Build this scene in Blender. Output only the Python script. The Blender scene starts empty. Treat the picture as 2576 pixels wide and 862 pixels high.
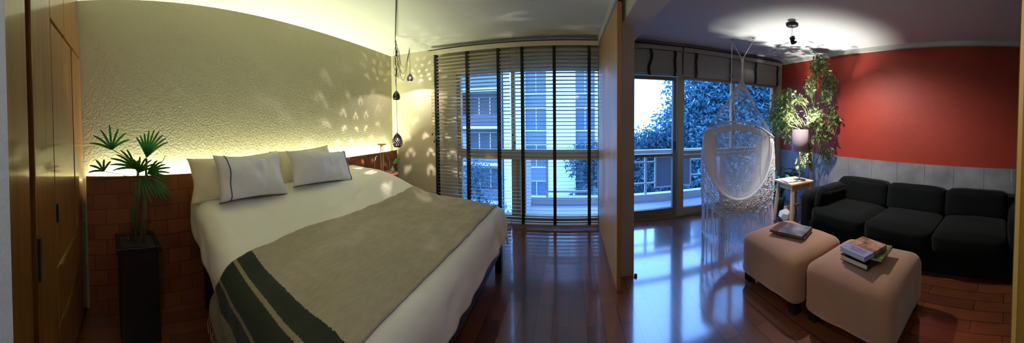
import bpy, bmesh, math, random
from mathutils import Vector, Matrix, noise, Euler
R = random.Random(7)
sc = bpy.context.scene
COL = sc.collection
PI = math.pi

# ------------------------------------------------------------------ materials
def lin(c):
    out = []
    for v in c[:3]:
        v = v / 255.0
        out.append(v / 12.92 if v <= 0.04045 else ((v + 0.055) / 1.055) ** 2.4)
    return tuple(out) + (1.0,)

def mat(name, rgb, rough=0.6, metal=0.0, spec=0.5, bump=0.0, bscale=80.0, bdist=0.01, var=0.0, vscale=6.0, rgb2=None,
        stretch=(1, 1, 1), emis=None, estr=0.0, coat=0.0, sheen=0.0, trans=0.0, detail=4.0, subs=0.0):
    m = bpy.data.materials.new(name); m.use_nodes = True
    nt = m.node_tree; b = nt.nodes['Principled BSDF']
    b.inputs['Base Color'].default_value = lin(rgb)
    b.inputs['Roughness'].default_value = rough
    b.inputs['Metallic'].default_value = metal
    b.inputs['Specular IOR Level'].default_value = spec
    b.inputs['Coat Weight'].default_value = coat; b.inputs['Coat Roughness'].default_value = .09
    b.inputs['Sheen Weight'].default_value = sheen
    if emis:
        b.inputs['Emission Color'].default_value = lin(emis); b.inputs['Emission Strength'].default_value = estr
    tc = None
    def coords(sx):
        nonlocal tc
        if tc is None: tc = nt.nodes.new('ShaderNodeTexCoord')
        mp = nt.nodes.new('ShaderNodeMapping'); mp.inputs['Scale'].default_value = sx
        nt.links.new(tc.outputs['Object'], mp.inputs['Vector']); return mp.outputs['Vector']
    if var > 0 or rgb2:
        n = nt.nodes.new('ShaderNodeTexNoise'); n.inputs['Scale'].default_value = vscale; n.inputs['Detail'].default_value = detail
        nt.links.new(coords(stretch), n.inputs['Vector'])
        r = nt.nodes.new('ShaderNodeValToRGB'); r.color_ramp.elements[0].position = .3; r.color_ramp.elements[1].position = .7
        a = lin(rgb); c2 = lin(rgb2) if rgb2 else tuple(min(1, x * (1 + var)) for x in a[:3]) + (1,)
        c1 = a if rgb2 else tuple(x * (1 - var) for x in a[:3]) + (1,)
        r.color_ramp.elements[0].color = c1; r.color_ramp.elements[1].color = c2
        nt.links.new(n.outputs['Fac'], r.inputs['Fac']); nt.links.new(r.outputs['Color'], b.inputs['Base Color'])
    if bump > 0:
        n = nt.nodes.new('ShaderNodeTexNoise'); n.inputs['Scale'].default_value = bscale; n.inputs['Detail'].default_value = 3
        nt.links.new(coords((1, 1, 1)), n.inputs['Vector'])
        bp = nt.nodes.new('ShaderNodeBump'); bp.inputs['Strength'].default_value = bump; bp.inputs['Distance'].default_value = bdist
        nt.links.new(n.outputs['Fac'], bp.inputs['Height']); nt.links.new(bp.outputs['Normal'], b.inputs['Normal'])
    return m

def leaf_mat(name, a, b2, rough=0.5, tl=0.35):
    m = mat(name, a, rough, rgb2=b2, vscale=9.0)
    nt = m.node_tree; b = nt.nodes['Principled BSDF']; out = nt.nodes['Material Output']
    t = nt.nodes.new('ShaderNodeBsdfTranslucent'); mx = nt.nodes.new('ShaderNodeMixShader'); mx.inputs[0].default_value = tl
    ramp = [n for n in nt.nodes if n.bl_idname == 'ShaderNodeValToRGB'][0]
    nt.links.new(ramp.outputs['Color'], t.inputs['Color'])
    nt.links.new(b.outputs[0], mx.inputs[1]); nt.links.new(t.outputs[0], mx.inputs[2]); nt.links.new(mx.outputs[0], out.inputs['Surface'])
    return m

def glass_mat(name, tint=(255, 255, 255), refl=0.08):
    m = bpy.data.materials.new(name); m.use_nodes = True; nt = m.node_tree; nt.nodes.clear()
    out = nt.nodes.new('ShaderNodeOutputMaterial'); t = nt.nodes.new('ShaderNodeBsdfTransparent'); g = nt.nodes.new('ShaderNodeBsdfGlossy')
    t.inputs['Color'].default_value = lin(tint); g.inputs['Roughness'].default_value = 0.02
    lw = nt.nodes.new('ShaderNodeLayerWeight'); lw.inputs['Blend'].default_value = 0.25
    mm = nt.nodes.new('ShaderNodeMath'); mm.operation = 'MULTIPLY'; mm.inputs[1].default_value = refl * 6
    nt.links.new(lw.outputs['Fresnel'], mm.inputs[0])
    mx = nt.nodes.new('ShaderNodeMixShader'); nt.links.new(mm.outputs[0], mx.inputs[0])
    nt.links.new(t.outputs[0], mx.inputs[1]); nt.links.new(g.outputs[0], mx.inputs[2]); nt.links.new(mx.outputs[0], out.inputs['Surface'])
    return m

def plank_mat(name, c1, c2, mortar, bw, rh, axis='xy', swz=False, rough=0.25, msize=0.004, bump=0.3, coat=0.0, offset=0.5, rotz=0.0, roty=0.0, rotx=0.0, squash=1.0, noise_amt=0.5, spec=0.5):
    m = bpy.data.materials.new(name); m.use_nodes = True; nt = m.node_tree; b = nt.nodes['Principled BSDF']
    tc = nt.nodes.new('ShaderNodeTexCoord'); mp = nt.nodes.new('ShaderNodeMapping')
    mp.inputs['Rotation'].default_value = (rotx, roty, rotz)
    if swz:
        s1 = nt.nodes.new('ShaderNodeSeparateXYZ'); c1_ = nt.nodes.new('ShaderNodeCombineXYZ'); nt.links.new(tc.outputs['Object'], s1.inputs[0])
        nt.links.new(s1.outputs['Y'], c1_.inputs['X']); nt.links.new(s1.outputs['Z'], c1_.inputs['Y']); nt.links.new(c1_.outputs[0], mp.inputs['Vector'])
    else: nt.links.new(tc.outputs['Object'], mp.inputs['Vector'])
    br = nt.nodes.new('ShaderNodeTexBrick'); br.offset = offset
    br.inputs['Scale'].default_value = 1.0; br.inputs['Brick Width'].default_value = bw; br.inputs['Row Height'].default_value = rh
    br.inputs['Mortar Size'].default_value = msize; br.inputs['Mortar Smooth'].default_value = .2
    br.inputs['Color1'].default_value = lin(c1); br.inputs['Color2'].default_value = lin(c2); br.inputs['Mortar'].default_value = lin(mortar)
    nt.links.new(mp.outputs[0], br.inputs['Vector'])
    n = nt.nodes.new('ShaderNodeTexNoise'); n.inputs['Scale'].default_value = 7; n.inputs['Detail'].default_value = 5
    nt.links.new(mp.outputs[0], n.inputs['Vector'])
    mx = nt.nodes.new('ShaderNodeMix'); mx.data_type = 'RGBA'; mx.blend_type = 'MULTIPLY'; mx.inputs[0].default_value = noise_amt
    nt.links.new(br.outputs['Color'], mx.inputs[6]); nt.links.new(n.outputs['Fac'], mx.inputs[7])
    nt.links.new(mx.outputs[2], b.inputs['Base Color'])
    bp = nt.nodes.new('ShaderNodeBump'); bp.invert = True; bp.inputs['Strength'].default_value = bump; bp.inputs['Distance'].default_value = .004
    nt.links.new(br.outputs['Fac'], bp.inputs['Height']); nt.links.new(bp.outputs[0], b.inputs['Normal'])
    b.inputs['Roughness'].default_value = rough; b.inputs['Coat Weight'].default_value = coat; b.inputs['Coat Roughness'].default_value = .10; b.inputs['Coat IOR'].default_value = 1.5 + .5 * coat; b.inputs['Specular IOR Level'].default_value = spec
    return m

# ------------------------------------------------------------------ mesh building
class MB:
    def __init__(s, o=(0, 0, 0)):
        s.v = []; s.f = []; s.o = Vector(o); s.uv = None
    def P(s, p): s.v.append((p[0] - s.o.x, p[1] - s.o.y, p[2] - s.o.z)); return len(s.v) - 1
    def face(s, pts): s.f.append([s.P(p) for p in pts]); return s
    def box(s, x0, x1, y0, y1, z0, z1, rot=None, c=None):
        pts = [Vector((x, y, z)) for z in (z0, z1) for y in (y0, y1) for x in (x0, x1)]
        if rot is not None:
            cc = Vector(c) if c is not None else Vector(((x0 + x1) / 2, (y0 + y1) / 2, (z0 + z1) / 2))
            pts = [rot @ (p - cc) + cc for p in pts]
        i = [s.P(p) for p in pts]
        for q in ((0, 2, 3, 1), (4, 5, 7, 6), (0, 1, 5, 4), (2, 6, 7, 3), (0, 4, 6, 2), (1, 3, 7, 5)): s.f.append([i[k] for k in q])
        return s
    def prism(s, poly, z0, z1):
        a = [s.P((x, y, z0)) for x, y in poly]; b = [s.P((x, y, z1)) for x, y in poly]; n = len(poly)
        s.f.append(a[::-1]); s.f.append(b)
        for i in range(n): j = (i + 1) % n; s.f.append([a[i], a[j], b[j], b[i]])
        return s
    def tube(s, pts, r, n=8, cap=True):
        pts = [Vector(p) for p in pts]; rr = r if isinstance(r, (list, tuple)) else [r] * len(pts)
        rings = []; up = None
        for k, p in enumerate(pts):
            d = (pts[min(k + 1, len(pts) - 1)] - pts[max(k - 1, 0)])
            d = d.normalized() if d.length > 1e-9 else Vector((0, 0, 1))
            if up is None:
                up = Vector((0, 0, 1)) if abs(d.z) < .9 else Vector((1, 0, 0))
            a = d.cross(up); a = a.normalized() if a.length > 1e-6 else d.orthogonal().normalized()
            b = a.cross(d).normalized(); up = b
            rings.append([s.P(p + (a * math.cos(t) + b * math.sin(t)) * rr[k]) for t in (2 * PI * i / n for i in range(n))])
        for k in range(len(rings) - 1):
            for i in range(n):
                j = (i + 1) % n; s.f.append([rings[k][i], rings[k][j], rings[k + 1][j], rings[k + 1][i]])
        if cap: s.f.append(rings[0][::-1]); s.f.append(rings[-1])
        return s
    def lathe(s, prof, c=(0, 0, 0), n=32, cap0=True, cap1=True):
        rings = [[s.P((c[0] + r * math.cos(2 * PI * i / n), c[1] + r * math.sin(2 * PI * i / n), c[2] + z)) for i in range(n)] for r, z in prof]
        for k in range(len(rings) - 1):
            for i in range(n):
                j = (i + 1) % n; s.f.append([rings[k][i], rings[k][j], rings[k + 1][j], rings[k + 1][i]])
        if cap0: s.f.append(rings[0][::-1])
        if cap1: s.f.append(rings[-1])
        return s
    def grid(s, fn, nu, nv, skip=None):
        idx = [[s.P(fn(i / nu, j / nv)) for j in range(nv + 1)] for i in range(nu + 1)]
        for i in range(nu):
            for j in range(nv):
                if skip and skip((i + .5) / nu, (j + .5) / nv): continue
                s.f.append([idx[i][j], idx[i + 1][j], idx[i + 1][j + 1], idx[i][j + 1]])
        return s
    def build(s, name, m, parent=None, smooth=False, bevel=0.0, loc=None, rot=None, solid=0.0, wire=0.0, sub=0):
        me = bpy.data.meshes.new(name); me.from_pydata(s.v, [], s.f); me.update()
        o = bpy.data.objects.new(name, me); COL.objects.link(o)
        me.materials.append(m)
        if smooth:
            for p in me.polygons: p.use_smooth = True
        if parent is not None: o.parent = parent
        if loc is not None: o.location = loc
        if rot is not None: o.rotation_euler = rot
        if wire:
            w = o.modifiers.new('wire', 'WIREFRAME'); w.thickness = wire; w.use_even_offset = False
        if solid:
            w = o.modifiers.new('solid', 'SOLIDIFY'); w.thickness = solid; w.offset = 0
        if bevel:
            w = o.modifiers.new('bevel', 'BEVEL'); w.width = bevel; w.segments = 2; w.limit_method = 'ANGLE'
        if sub:
            w = o.modifiers.new('sub', 'SUBSURF'); w.levels = sub; w.render_levels = sub
        return o

def thing(name, label, cat, loc=(0, 0, 0), rz=0.0, group=None):
    o = bpy.data.objects.new(name, None); COL.objects.link(o); o.location = loc; o.rotation_euler = (0, 0, rz)
    o.empty_display_size = .1; o['label'] = label; o['category'] = cat
    if group: o['group'] = group
    return o
def tag(o, label, cat, group=None, kind=None):
    o['label'] = label; o['category'] = cat
    if group: o['group'] = group
    if kind: o['kind'] = kind
    return o
def struct(o): o['kind'] = 'structure'; return o
def sstep(a, b, x):
    t = max(0, min(1, (x - a) / (b - a))); return t * t * (3 - 2 * t)

# ------------------------------------------------------------------ room numbers
CEIL = 2.45; YW = 3.685; XR = 3.48; E_ = 1.42
def xa(y): return -2.254 - 0.117 * y            # the headboard wall runs very slightly out of square
YB = -0.37                                       # wardrobe fronts

# ------------------------------------------------------------------ materials used
M = {}
M['wallA'] = mat('stucco_cream', (168, 162, 138), .7, bump=.45, bscale=62, bdist=.007, spec=.35)
M['wallW'] = mat('stucco_cream_fine', (200, 194, 168), .8, bump=.4, bscale=60, bdist=.006, spec=.3)
M['ceil'] = mat('ceiling_plaster', (216, 220, 216), .85, bump=.35, bscale=55, bdist=.006, spec=.2)
M['red'] = mat('stucco_red', (156, 52, 34), .55, bump=.4, bscale=60, bdist=.006, spec=.4, var=.08, vscale=2.0)
M['white'] = mat('white_paint', (205, 208, 195), .7, bump=.2, bscale=60, bdist=.004)
M['whiteblue'] = mat('white_stucco', (222, 222, 226), .8, bump=.6, bscale=60, bdist=.006)
M['yellowwall'] = mat('yellow_paint', (150, 112, 28), .7, bump=.3, bscale=60, bdist=.004)
M['yellowtrim'] = mat('pale_trim', (205, 165, 90), .6)
M['column'] = mat('column_paint', (146, 132, 124), .8, bump=.3, bscale=60, bdist=.005)
M['panelwood'] = mat('maple_panel', (212, 172, 112), .4, rgb2=(190, 148, 88), vscale=3, stretch=(14, 14, .8), detail=3)
M['panededge'] = mat('maple_edge', (140, 94, 48), .5)
M['wardrobe'] = mat('varnished_cedar', (136, 88, 36), .30, rgb2=(98, 56, 22), vscale=2.5, stretch=(9, 9, .6), detail=6, bump=.12, bscale=30, bdist=.002, coat=.7)
M['darkgap'] = mat('dark_gap', (14, 10, 8), .8)
M['edgeglint'] = mat('edge_highlight', (190, 160, 90), .3, metal=1.0)  # metal tone standing in for bright highlight lines on the drawers
M['floor'] = plank_mat('floor_planks', (140, 78, 46), (104, 56, 36), (16, 9, 7), .62, .118, rough=.28, msize=.0025, bump=.5, rotz=PI / 2, coat=1.0, offset=.37, noise_amt=.55, spec=.55)
M['tile'] = plank_mat('clay_blocks', (150, 84, 46), (124, 66, 36), (84, 46, 26), .19, .115, rough=.5, msize=.003, bump=.6, swz=True, noise_amt=.5)
M['concrete'] = mat('concrete_panel', (152, 150, 152), .65, rgb2=(112, 112, 118), vscale=3.5, bump=.15, bscale=40, bdist=.003, detail=7)
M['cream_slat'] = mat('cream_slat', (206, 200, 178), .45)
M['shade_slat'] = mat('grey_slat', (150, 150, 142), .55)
M['black'] = mat('black_tape', (10, 10, 12), .8)
M['blackmetal'] = mat('black_metal', (16, 16, 18), .45, metal=.2)
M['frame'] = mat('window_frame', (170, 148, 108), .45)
M['framedark'] = mat('window_frame_dark', (120, 100, 72), .5)  # darker frame tone of the balcony door and threshold
M['glass'] = glass_mat('window_glass')
M['clear'] = glass_mat('clear_glass', (240, 245, 238), .12)
M['bglass'] = mat('balcony_panel', (120, 136, 150), .15, spec=.6)
M['balcony'] = mat('balcony_concrete', (170, 172, 190), .8, bump=.2)
M['rail'] = mat('rail_white', (200, 200, 196), .5)
M['linen'] = mat('white_linen', (246, 244, 222), .85, sheen=.2, bump=.12, bscale=260, bdist=.002)
M['pillow'] = mat('white_cotton', (232, 230, 226), .85, sheen=.2, bump=.1, bscale=200, bdist=.002)
M['pillowc'] = mat('cream_cotton', (236, 226, 186), .85, sheen=.2, bump=.1, bscale=200, bdist=.002)
M['bluepipe'] = mat('blue_grey_piping', (70, 82, 104), .8)
M['darkwood'] = mat('dark_wood', (34, 24, 20), .5)
M['brownwood'] = mat('brown_wood', (122, 66, 32), .5, rgb2=(86, 44, 22), vscale=4, stretch=(3, 3, 14))
M['palewood'] = mat('pale_pine', (206, 178, 136), .5, rgb2=(186, 154, 112), vscale=4, stretch=(12, 3, 1))
M['sofa'] = mat('black_wool', (9, 13, 11), .95, spec=.15, sheen=.05, bump=.3, bscale=220, bdist=.003)
M['suede'] = mat('tan_cloth', (158, 116, 90), .9, sheen=.35, var=.08, vscale=4, bump=.15, bscale=220, bdist=.002)
M['ottleg'] = mat('ottoman_leg', (22, 14, 10), .7, spec=.2)
M['cotton'] = mat('white_cotton_cord', (226, 226, 232), .9)
M['potblack'] = mat('black_pot', (14, 15, 17), .35)
M['soil'] = mat('soil', (30, 22, 16), .95)
M['palm'] = leaf_mat('palm_leaf', (30, 74, 22), (52, 108, 34), .4, .3)
M['ficus'] = leaf_mat('ficus_leaf', (96, 118, 66), (150, 166, 112), .38, .3)
M['lily'] = leaf_mat('dark_leaf', (22, 62, 38), (34, 88, 50), .3, .2)
M['leaf'] = leaf_mat('green_leaf', (50, 120, 40), (66, 140, 50), .4, .3)
M['bark'] = mat('pale_bark', (168, 150, 122), .8, bump=.4, bscale=60)
M['stem'] = mat('fibrous_stem', (86, 84, 44), .9, bump=.6, bscale=120)
M['shade'] = mat('mauve_shade', (176, 160, 168), .8)
M['steel'] = mat('brushed_steel', (190, 186, 180), .3, metal=1.0)
M['ceramic'] = mat('black_glazed_clay', (22, 16, 22), .12, spec=.6, coat=.5)
M['whitelamp'] = mat('white_plastic', (205, 208, 205), .4)
M['bulb'] = mat('lit_bulb', (255, 240, 220), .5, emis=(255, 225, 205), estr=25.0)
M['led'] = mat('lit_led_strip', (255, 240, 180), .5, emis=(255, 236, 170), estr=25.0)
M['spotlit'] = mat('lit_spot_slot', (255, 250, 240), .5, emis=(255, 248, 235), estr=12.0)
M['bwall'] = mat('apartment_white', (235, 240, 240), .8)
M['bblue'] = mat('apartment_glass', (80, 104, 128), .25)
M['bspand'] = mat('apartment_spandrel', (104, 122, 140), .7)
M['bdark'] = mat('apartment_dark', (84, 90, 100), .7)  # darker grey for windows and every other balcony panel
M['bred'] = mat('apartment_brick', (120, 56, 56), .8)
M['tree'] = leaf_mat('tree_leaf', (18, 56, 68), (96, 152, 164), .35, .35)  # lighter tone paints cyan highlights into the foliage colour
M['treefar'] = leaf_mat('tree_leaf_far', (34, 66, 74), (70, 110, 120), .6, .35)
M['trunk'] = mat('tree_bark', (60, 50, 44), .9)
M['ground'] = mat('street_ground', (60, 70, 74), .9)

# ------------------------------------------------------------------ shell
struct(MB().box(-3.0, 3.7, -1.0, YW + .17, -.12, 0).build('floor', M['floor']))
struct(MB().box(-3.0, 3.7, -1.0, YW + .17, CEIL, CEIL + .12).build('ceiling', M['ceil']))
y0, y1 = -1.0, YW + .17
struct(MB().prism([(xa(y0), y0), (xa(y1), y1), (xa(y1) - .15, y1), (xa(y0) - .15, y0)][::-1], 0, CEIL).build('wall_left', M['wallA']))
# window wall, in pieces round the openings
w = MB()
w.box(-2.95, -1.56, YW, YW + .17, 0, CEIL)
w.box(-1.56, .44, YW, YW + .17, 2.075, CEIL)
w.box(.44, .64, YW, YW + .17, 0, CEIL)
w.box(.64, 3.39, YW, YW + .17, 2.02, CEIL)
w.box(3.39, 3.7, YW, YW + .17, 0, CEIL)
struct(w.build('wall_window', M['wallW']))
struct(MB().box(XR, XR + .15, -1.0, YW, .885, CEIL).build('wall_right', M['red']))
o = MB()
for i in range(12):                                   # concrete slabs of the low wainscot, thin open joints
    a = -.86 + i * .385; o.box(XR - .012, XR + .15, a, min(a + .381, YW), 0, .885)
struct(o.build('wall_right_lower', M['concrete']))
struct(MB().box(XR - .06, XR, -1.0, YW, CEIL - .055, CEIL).build('trim_1', M['white']))
struct(MB().box(-.728, 1.10, -.50, -.335, 0, CEIL).build('wall_back', M['whiteblue']))
struct(MB().box(1.10, 1.22, -.95, -.035, 0, CEIL).build('wall_hall', M['yellowwall'], bevel=.004))
struct(MB().box(1.093, 1.10, -.052, -.035, 0, CEIL).build('trim_2', M['yellowtrim']))
struct(MB().box(1.22, 3.7, -1.0, -.85, 0, CEIL).build('wall_back_living', M['wallW']))
struct(MB().box(-3.0, -.74, -1.1, -.95, 0, CEIL).build('wall_back_bedroom', M['wallW']))
# pier and beam between the rooms
struct(MB().box(.455, .575, 2.41, YW, 0, 2.25).build('wall_pier', M['column'], bevel=.006))
struct(MB().box(.45, .68, -.335, YW, 2.215, CEIL).build('beam', M['ceil'], bevel=.008))
struct(MB().box(.372, .449, -.335, YW, 2.352, CEIL).build('trim_3', M['white']))
struct(MB().box(.39, .43, 2.2, YW - .03, 2.335, 2.352).build('trim_4', M['darkgap']))
# sliding timber partition
t = thing('partition_panel', 'tall honey-coloured timber panel standing edge-on between bedroom and living room', 'partition', (.4, 2.9, 0))
MB((.4, 2.9, 0)).box(.382, .410, 2.208, YW - .12, .006, 2.335).build('panel', M['panelwood'], t, bevel=.002)
MB((.4, 2.9, 0)).box(.382, .418, 2.196, 2.207, .004, 2.335).build('edge_strip', M['panededge'], t, bevel=.001)
tag(MB((.585, 2.40, 0)).lathe([(.0, .0), (.014, .001), (.016, .012), (.011, .022), (.0, .025)], (.587, 2.398, 0), 16).build('door_stop', M['black'], loc=(0.585, 2.40, 0), smooth=True), 'small black rubber door stop on the floor at the pier corner', 'door stop')

# headboard: clay block panel with a light strip behind its top edge
def led_z(y): return 1.048 - .029 * y
hb = thing('headboard', 'long terracotta block headboard panel along the bedroom wall', 'headboard', (xa(1.6) + .09, 1.6, 0), .1164)
def hl(x, y, z): return (x, y, z)
b = MB()
ya, yb = -1.96, 2.02
def pt(u, off, z): return (off, u, z)
L0, L1 = -1.95, 2.06
za, zb = led_z(1.6 + L0), led_z(1.6 + L1)
vs = [(-.012, L0, 0), (.012, L0, 0), (.012, L1, 0), (-.012, L1, 0), (-.012, L0, za), (.012, L0, za), (.012, L1, zb), (-.012, L1, zb)]
i = [b.P(v) for v in vs]
for q in ((3, 2, 1, 0), (4, 5, 6, 7), (0, 1, 5, 4), (1, 2, 6, 5), (2, 3, 7, 6), (3, 0, 4, 7)): b.f.append([i[k] for k in q])
b.build('panel', M['tile'], hb)
strip = MB()
strip.tube([(-.070, L0 + .02, za - .04), (-.070, L1 - .04, zb - .04)], .007, 8)
strip.build('led_strip', M['led'], hb)
MB().box(-.088, -.014, L0, L1, .86, .88).build('strip_shelf', M['darkgap'], hb)

# ------------------------------------------------------------------ wardrobe
wd = thing('built_in_wardrobe', 'floor-to-ceiling reddish varnished wood wardrobe at the left edge', 'wardrobe', (-1.5, -.6, 0))
O = (-1.5, -.6, 0)
MB(O).box(xa(YB) + .02, -.75, -.94, YB - .03, 0, CEIL - .005).build('body', M['darkgap'], wd)
def wpanel(nm, x0, x1, z0, z1, yoff=0.0):
    return MB(O).box(x0 + .003, x1 - .003, YB - .028 + yoff, YB + yoff, z0 + .003, z1 - .003).build(nm, M['wardrobe'], wd, bevel=.003)
xl = xa(YB) + .012
d1 = wpanel('door', -.992, -.742, .02, CEIL - .01)
d2 = wpanel('door', -1.34, -1.052, .02, CEIL - .01)
d3 = wpanel('door', -1.84, -1.345, .745, 1.965)
d4 = wpanel('door', xl, -1.845, .745, 1.965, .004)
d5 = wpanel('door', -1.66, -1.345, 1.985, CEIL - .01, -.002)
d6 = wpanel('door', xl, -1.665, 1.985, CEIL - .01, -.002)
w1 = wpanel('drawer', xl, -1.345, .455, .74)
w2 = wpanel('drawer', xl, -1.345, .06, .45)
MB(O).box(xl + .12, -1.40, YB, YB + .012, .722, .730).build('handle', M['edgeglint'], w1)  # thin strip put in for the highlight along the upper drawer edge
MB(O).box(xl + .12, -1.44, YB, YB + .012, .432, .438).build('handle', M['edgeglint'], w2)  # same highlight strip for the lower drawer
MB(O).prism([(-1.37, YB + .012), (-1.352, YB + .012), (-1.352, YB - .001), (-1.37, YB - .001)][::-1], .96, 1.05).build('handle', M['darkgap'], d3)
MB(O).prism([(-1.075, YB + .012), (-1.055, YB + .012), (-1.055, YB - .001), (-1.075, YB - .001)][::-1], .82, .99).build('handle', M['darkgap'], d2)

# ------------------------------------------------------------------ windows
def window(name, label_unused, x0, x1, z1, bars, panes, m):
    o = MB(((x0 + x1) / 2, YW + .06, 0))
    for a in bars: o.box(*a)
    f = struct(o.build(name, m, loc=((x0 + x1) / 2, YW + .06, 0), bevel=.003))
    for (a, bb, c, d) in panes:
        MB(((x0 + x1) / 2, YW + .06, 0)).box(a, bb, YW + .068, YW + .072, c, d).build('pane', M['glass'], f)
    return f
F0, F1 = YW + .03, YW + .10
window('window_1', '', -1.56, .44, 2.075, [
    (-1.56, -1.505, F0, F1, 0, 2.075), (.39, .44, F0, F1, 0, 2.075), (-1.505, .39, F0, F1, 0, .10), (-1.505, .39, F0, F1, 2.045, 2.075),
    (-1.505, .39, F0, F1, .86, .995), (-.775, -.725, F0, F1, .995, 2.045), (-.775, -.705, F0 - .01, F1, .10, .86), (-.70, -.655, F0 + .02, F1, .10, .86)],
    [(-1.505, -.775, .995, 2.045), (-.725, .39, .995, 2.045), (-1.505, -.775, .10, .86), (-.655, .39, .10, .86)], M['frame'])
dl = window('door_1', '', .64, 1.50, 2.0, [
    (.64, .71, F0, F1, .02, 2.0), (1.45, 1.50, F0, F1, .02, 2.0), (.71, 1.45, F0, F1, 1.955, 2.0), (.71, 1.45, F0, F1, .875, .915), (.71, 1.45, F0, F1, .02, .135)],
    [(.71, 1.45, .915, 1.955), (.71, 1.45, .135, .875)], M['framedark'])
MB((1.07, YW + .06, 0)).box(1.468, 1.484, F0 - .03, F0, .98, 1.09).build('handle', M['blackmetal'], dl, bevel=.003)
window('window_2', '', 1.50, 3.39, 2.02, [
    (1.515, 1.61, F0 - .02, F1, 0, 2.02), (3.29, 3.39, F0 - .01, F1, 0, 2.02), (1.61, 3.29, F0, F1, 0, .12), (1.61, 3.29, F0, F1, 1.98, 2.02),
    (1.61, 3.29, F0, F1, .835, .885), (1.61, 3.29, F0, F1, .90, .95), (2.44, 2.49, F0, F1, .95, 1.98)],
    [(1.61, 2.44, .95, 1.98), (2.49, 3.29, .95, 1.98), (1.61, 3.29, .12, .835)], M['frame'])
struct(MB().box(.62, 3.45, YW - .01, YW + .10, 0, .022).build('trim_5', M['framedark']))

# ------------------------------------------------------------------ blinds
def blind(x0, x1, tapes, label, wand):
    xm = (x0 + x1) / 2; O = (xm, 3.56, 0)
    t = thing('venetian_blind', label, 'blind', (xm, 3.56, 2.39), group='wooden venetian blinds hanging over the bedroom window')
    O = (xm, 3.56, 2.39)
    MB(O).box(x0 - .01, x1 + .005, 3.515, 3.535, 2.325, 2.385).build('valance', M['cream_slat'], t, bevel=.003)
    MB(O).box(x0 - .01, x1 + .005, 3.515, 3.60, 2.386, 2.396).build('head_rail', M['black'], t)
    s = MB(O); n = 47
    for k in range(n):
        z = .085 + k * .0476; dx = R.uniform(-.006, .006); tl = -.21 + R.uniform(-.03, .03)
        s.box(x0 + dx, x1 + dx, 3.535, 3.587, z, z + .003, rot=Matrix.Rotation(tl, 3, 'X'))
    s.build('slats', M['cream_slat'], t)
    MB(O).box(x0, x1, 3.54, 3.582, .042, .058).build('bottom_rail', M['cream_slat'], t, bevel=.004)
    for a in tapes:
        tp = MB(O)
        for yy in (3.531, 3.5895):
            tp.box(a - .019, a + .019, yy, yy + .0012, .05, 2.33)
        tp.build('tape', M['black'], t)
    c = MB(O)
    c.tube([(wand, 3.522, 2.34), (wand + .004, 3.520, 1.9), (wand, 3.521, 1.22)], .0025, 6)
    c.tube([(wand + .03, 3.522, 2.34), (wand + .032, 3.520, 1.8), (wand + .03, 3.521, 1.12)], .0025, 6)
    cd = c.build('cord', M['cream_slat'], t)
    for wx, wz in ((wand, 1.19), (wand + .03, 1.09)): MB(O).lathe([(.004, 0), (.009, .006), (.007, .03), (.003, .035)], (wx, 3.521, wz), 10).build('cord_tassel', M['blackmetal'], t)
blind(-1.895, -.755, (-1.808, -1.337, -.905), 'left cream wooden blind with three black tapes, over the bedroom window by the corner', -1.87)
blind(-.745, .372, (-.592, -.182, .258), 'right cream wooden blind with three black tapes, next to the timber panel', -.72)
# raised shades in the living room: slats gathered right up under the head
def shade(x0, x1, tapes, label, hook):
    xm = (x0 + x1) / 2; O = (xm, 3.60, 2.40)
    t = thing('raised_blind', label, 'blind', O, group='pulled-up blinds over the living room glazing')
    MB(O).box(x0, x1, 3.57, 3.60, 2.335, 2.395).build('valance', M['shade_slat'], t, bevel=.003)
    MB(O).box(x0, x1, 3.565, 3.64, 2.396, 2.41).build('head_rail', M['black'], t)
    s = MB(O)
    for k in range(24):
        z = 2.015 + k * .0132; s.box(x0 + R.uniform(0, .006), x1 - R.uniform(0, .006), 3.585 + R.uniform(-.004, .004), 3.637, z, z + .0105, rot=Matrix.Rotation(.12, 3, 'X'))
    s.build('slats', M['shade_slat'], t)
    for a in tapes:
        pts = []
        for k in range(12):
            z = 2.34 - k * .032; dx = (.022 * math.sin(k * .55) if hook else .004 * math.sin(k)) ; pts.append((a + dx, 3.573 - .010 * abs(math.sin(k * .9)), z))
        g = MB(O)
        for k in range(11):
            p, q = pts[k], pts[k + 1]; g.face([(p[0] - .02, p[1], p[2]), (q[0] - .02, q[1], q[2]), (q[0] + .02, q[1], q[2]), (p[0] + .02, p[1], p[2])])
        g.build('tape', M['black'], t, solid=.003)
        hook = False
    return t
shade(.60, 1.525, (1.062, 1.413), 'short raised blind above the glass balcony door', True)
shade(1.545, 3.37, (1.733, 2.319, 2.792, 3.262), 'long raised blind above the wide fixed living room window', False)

# ------------------------------------------------------------------ balcony
struct(MB().box(-.70, 2.46, YW + .17, 4.52, -.15, .03).build('balcony_floor', M['balcony']))
struct(MB().box(-.70, 2.46, 4.40, 4.52, .03, .16).build('balcony_kerb', M['rail'], bevel=.005))
struct(MB().box(-.70, -.60, YW + .17, 4.40, .03, .90).build('wall_balcony_left', M['rail'], bevel=.005))
struct(MB().box(2.31, 2.44, YW + .17, 4.40, .03, .885).build('wall_balcony_right', M['rail'], bevel=.005))
t = thing('balcony_railing', 'white metal railing with square bars and blue panel outside the glass door', 'railing', (.85, 4.45, .16)); O = (.85, 4.45, .16)
MB(O).box(-.60, 2.42, 4.40, 4.47, .83, .895).build('top_rail', M['rail'], t, bevel=.006)
for x in (.33, 1.25, -.35):
    MB(O).box(x - .018, x + .018, 4.425, 4.46, .16, .83).build('post', M['rail'], t)
for z in (.69, .34): MB(O).box(.86, 1.41, 4.43, 4.45, z - .011, z + .011).build('bar', M['rail'], t)
for z in (.70, .43): MB(O).box(2.06, 2.31, 4.43, 4.45, z - .011, z + .011).build('bar', M['rail'], t)
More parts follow.
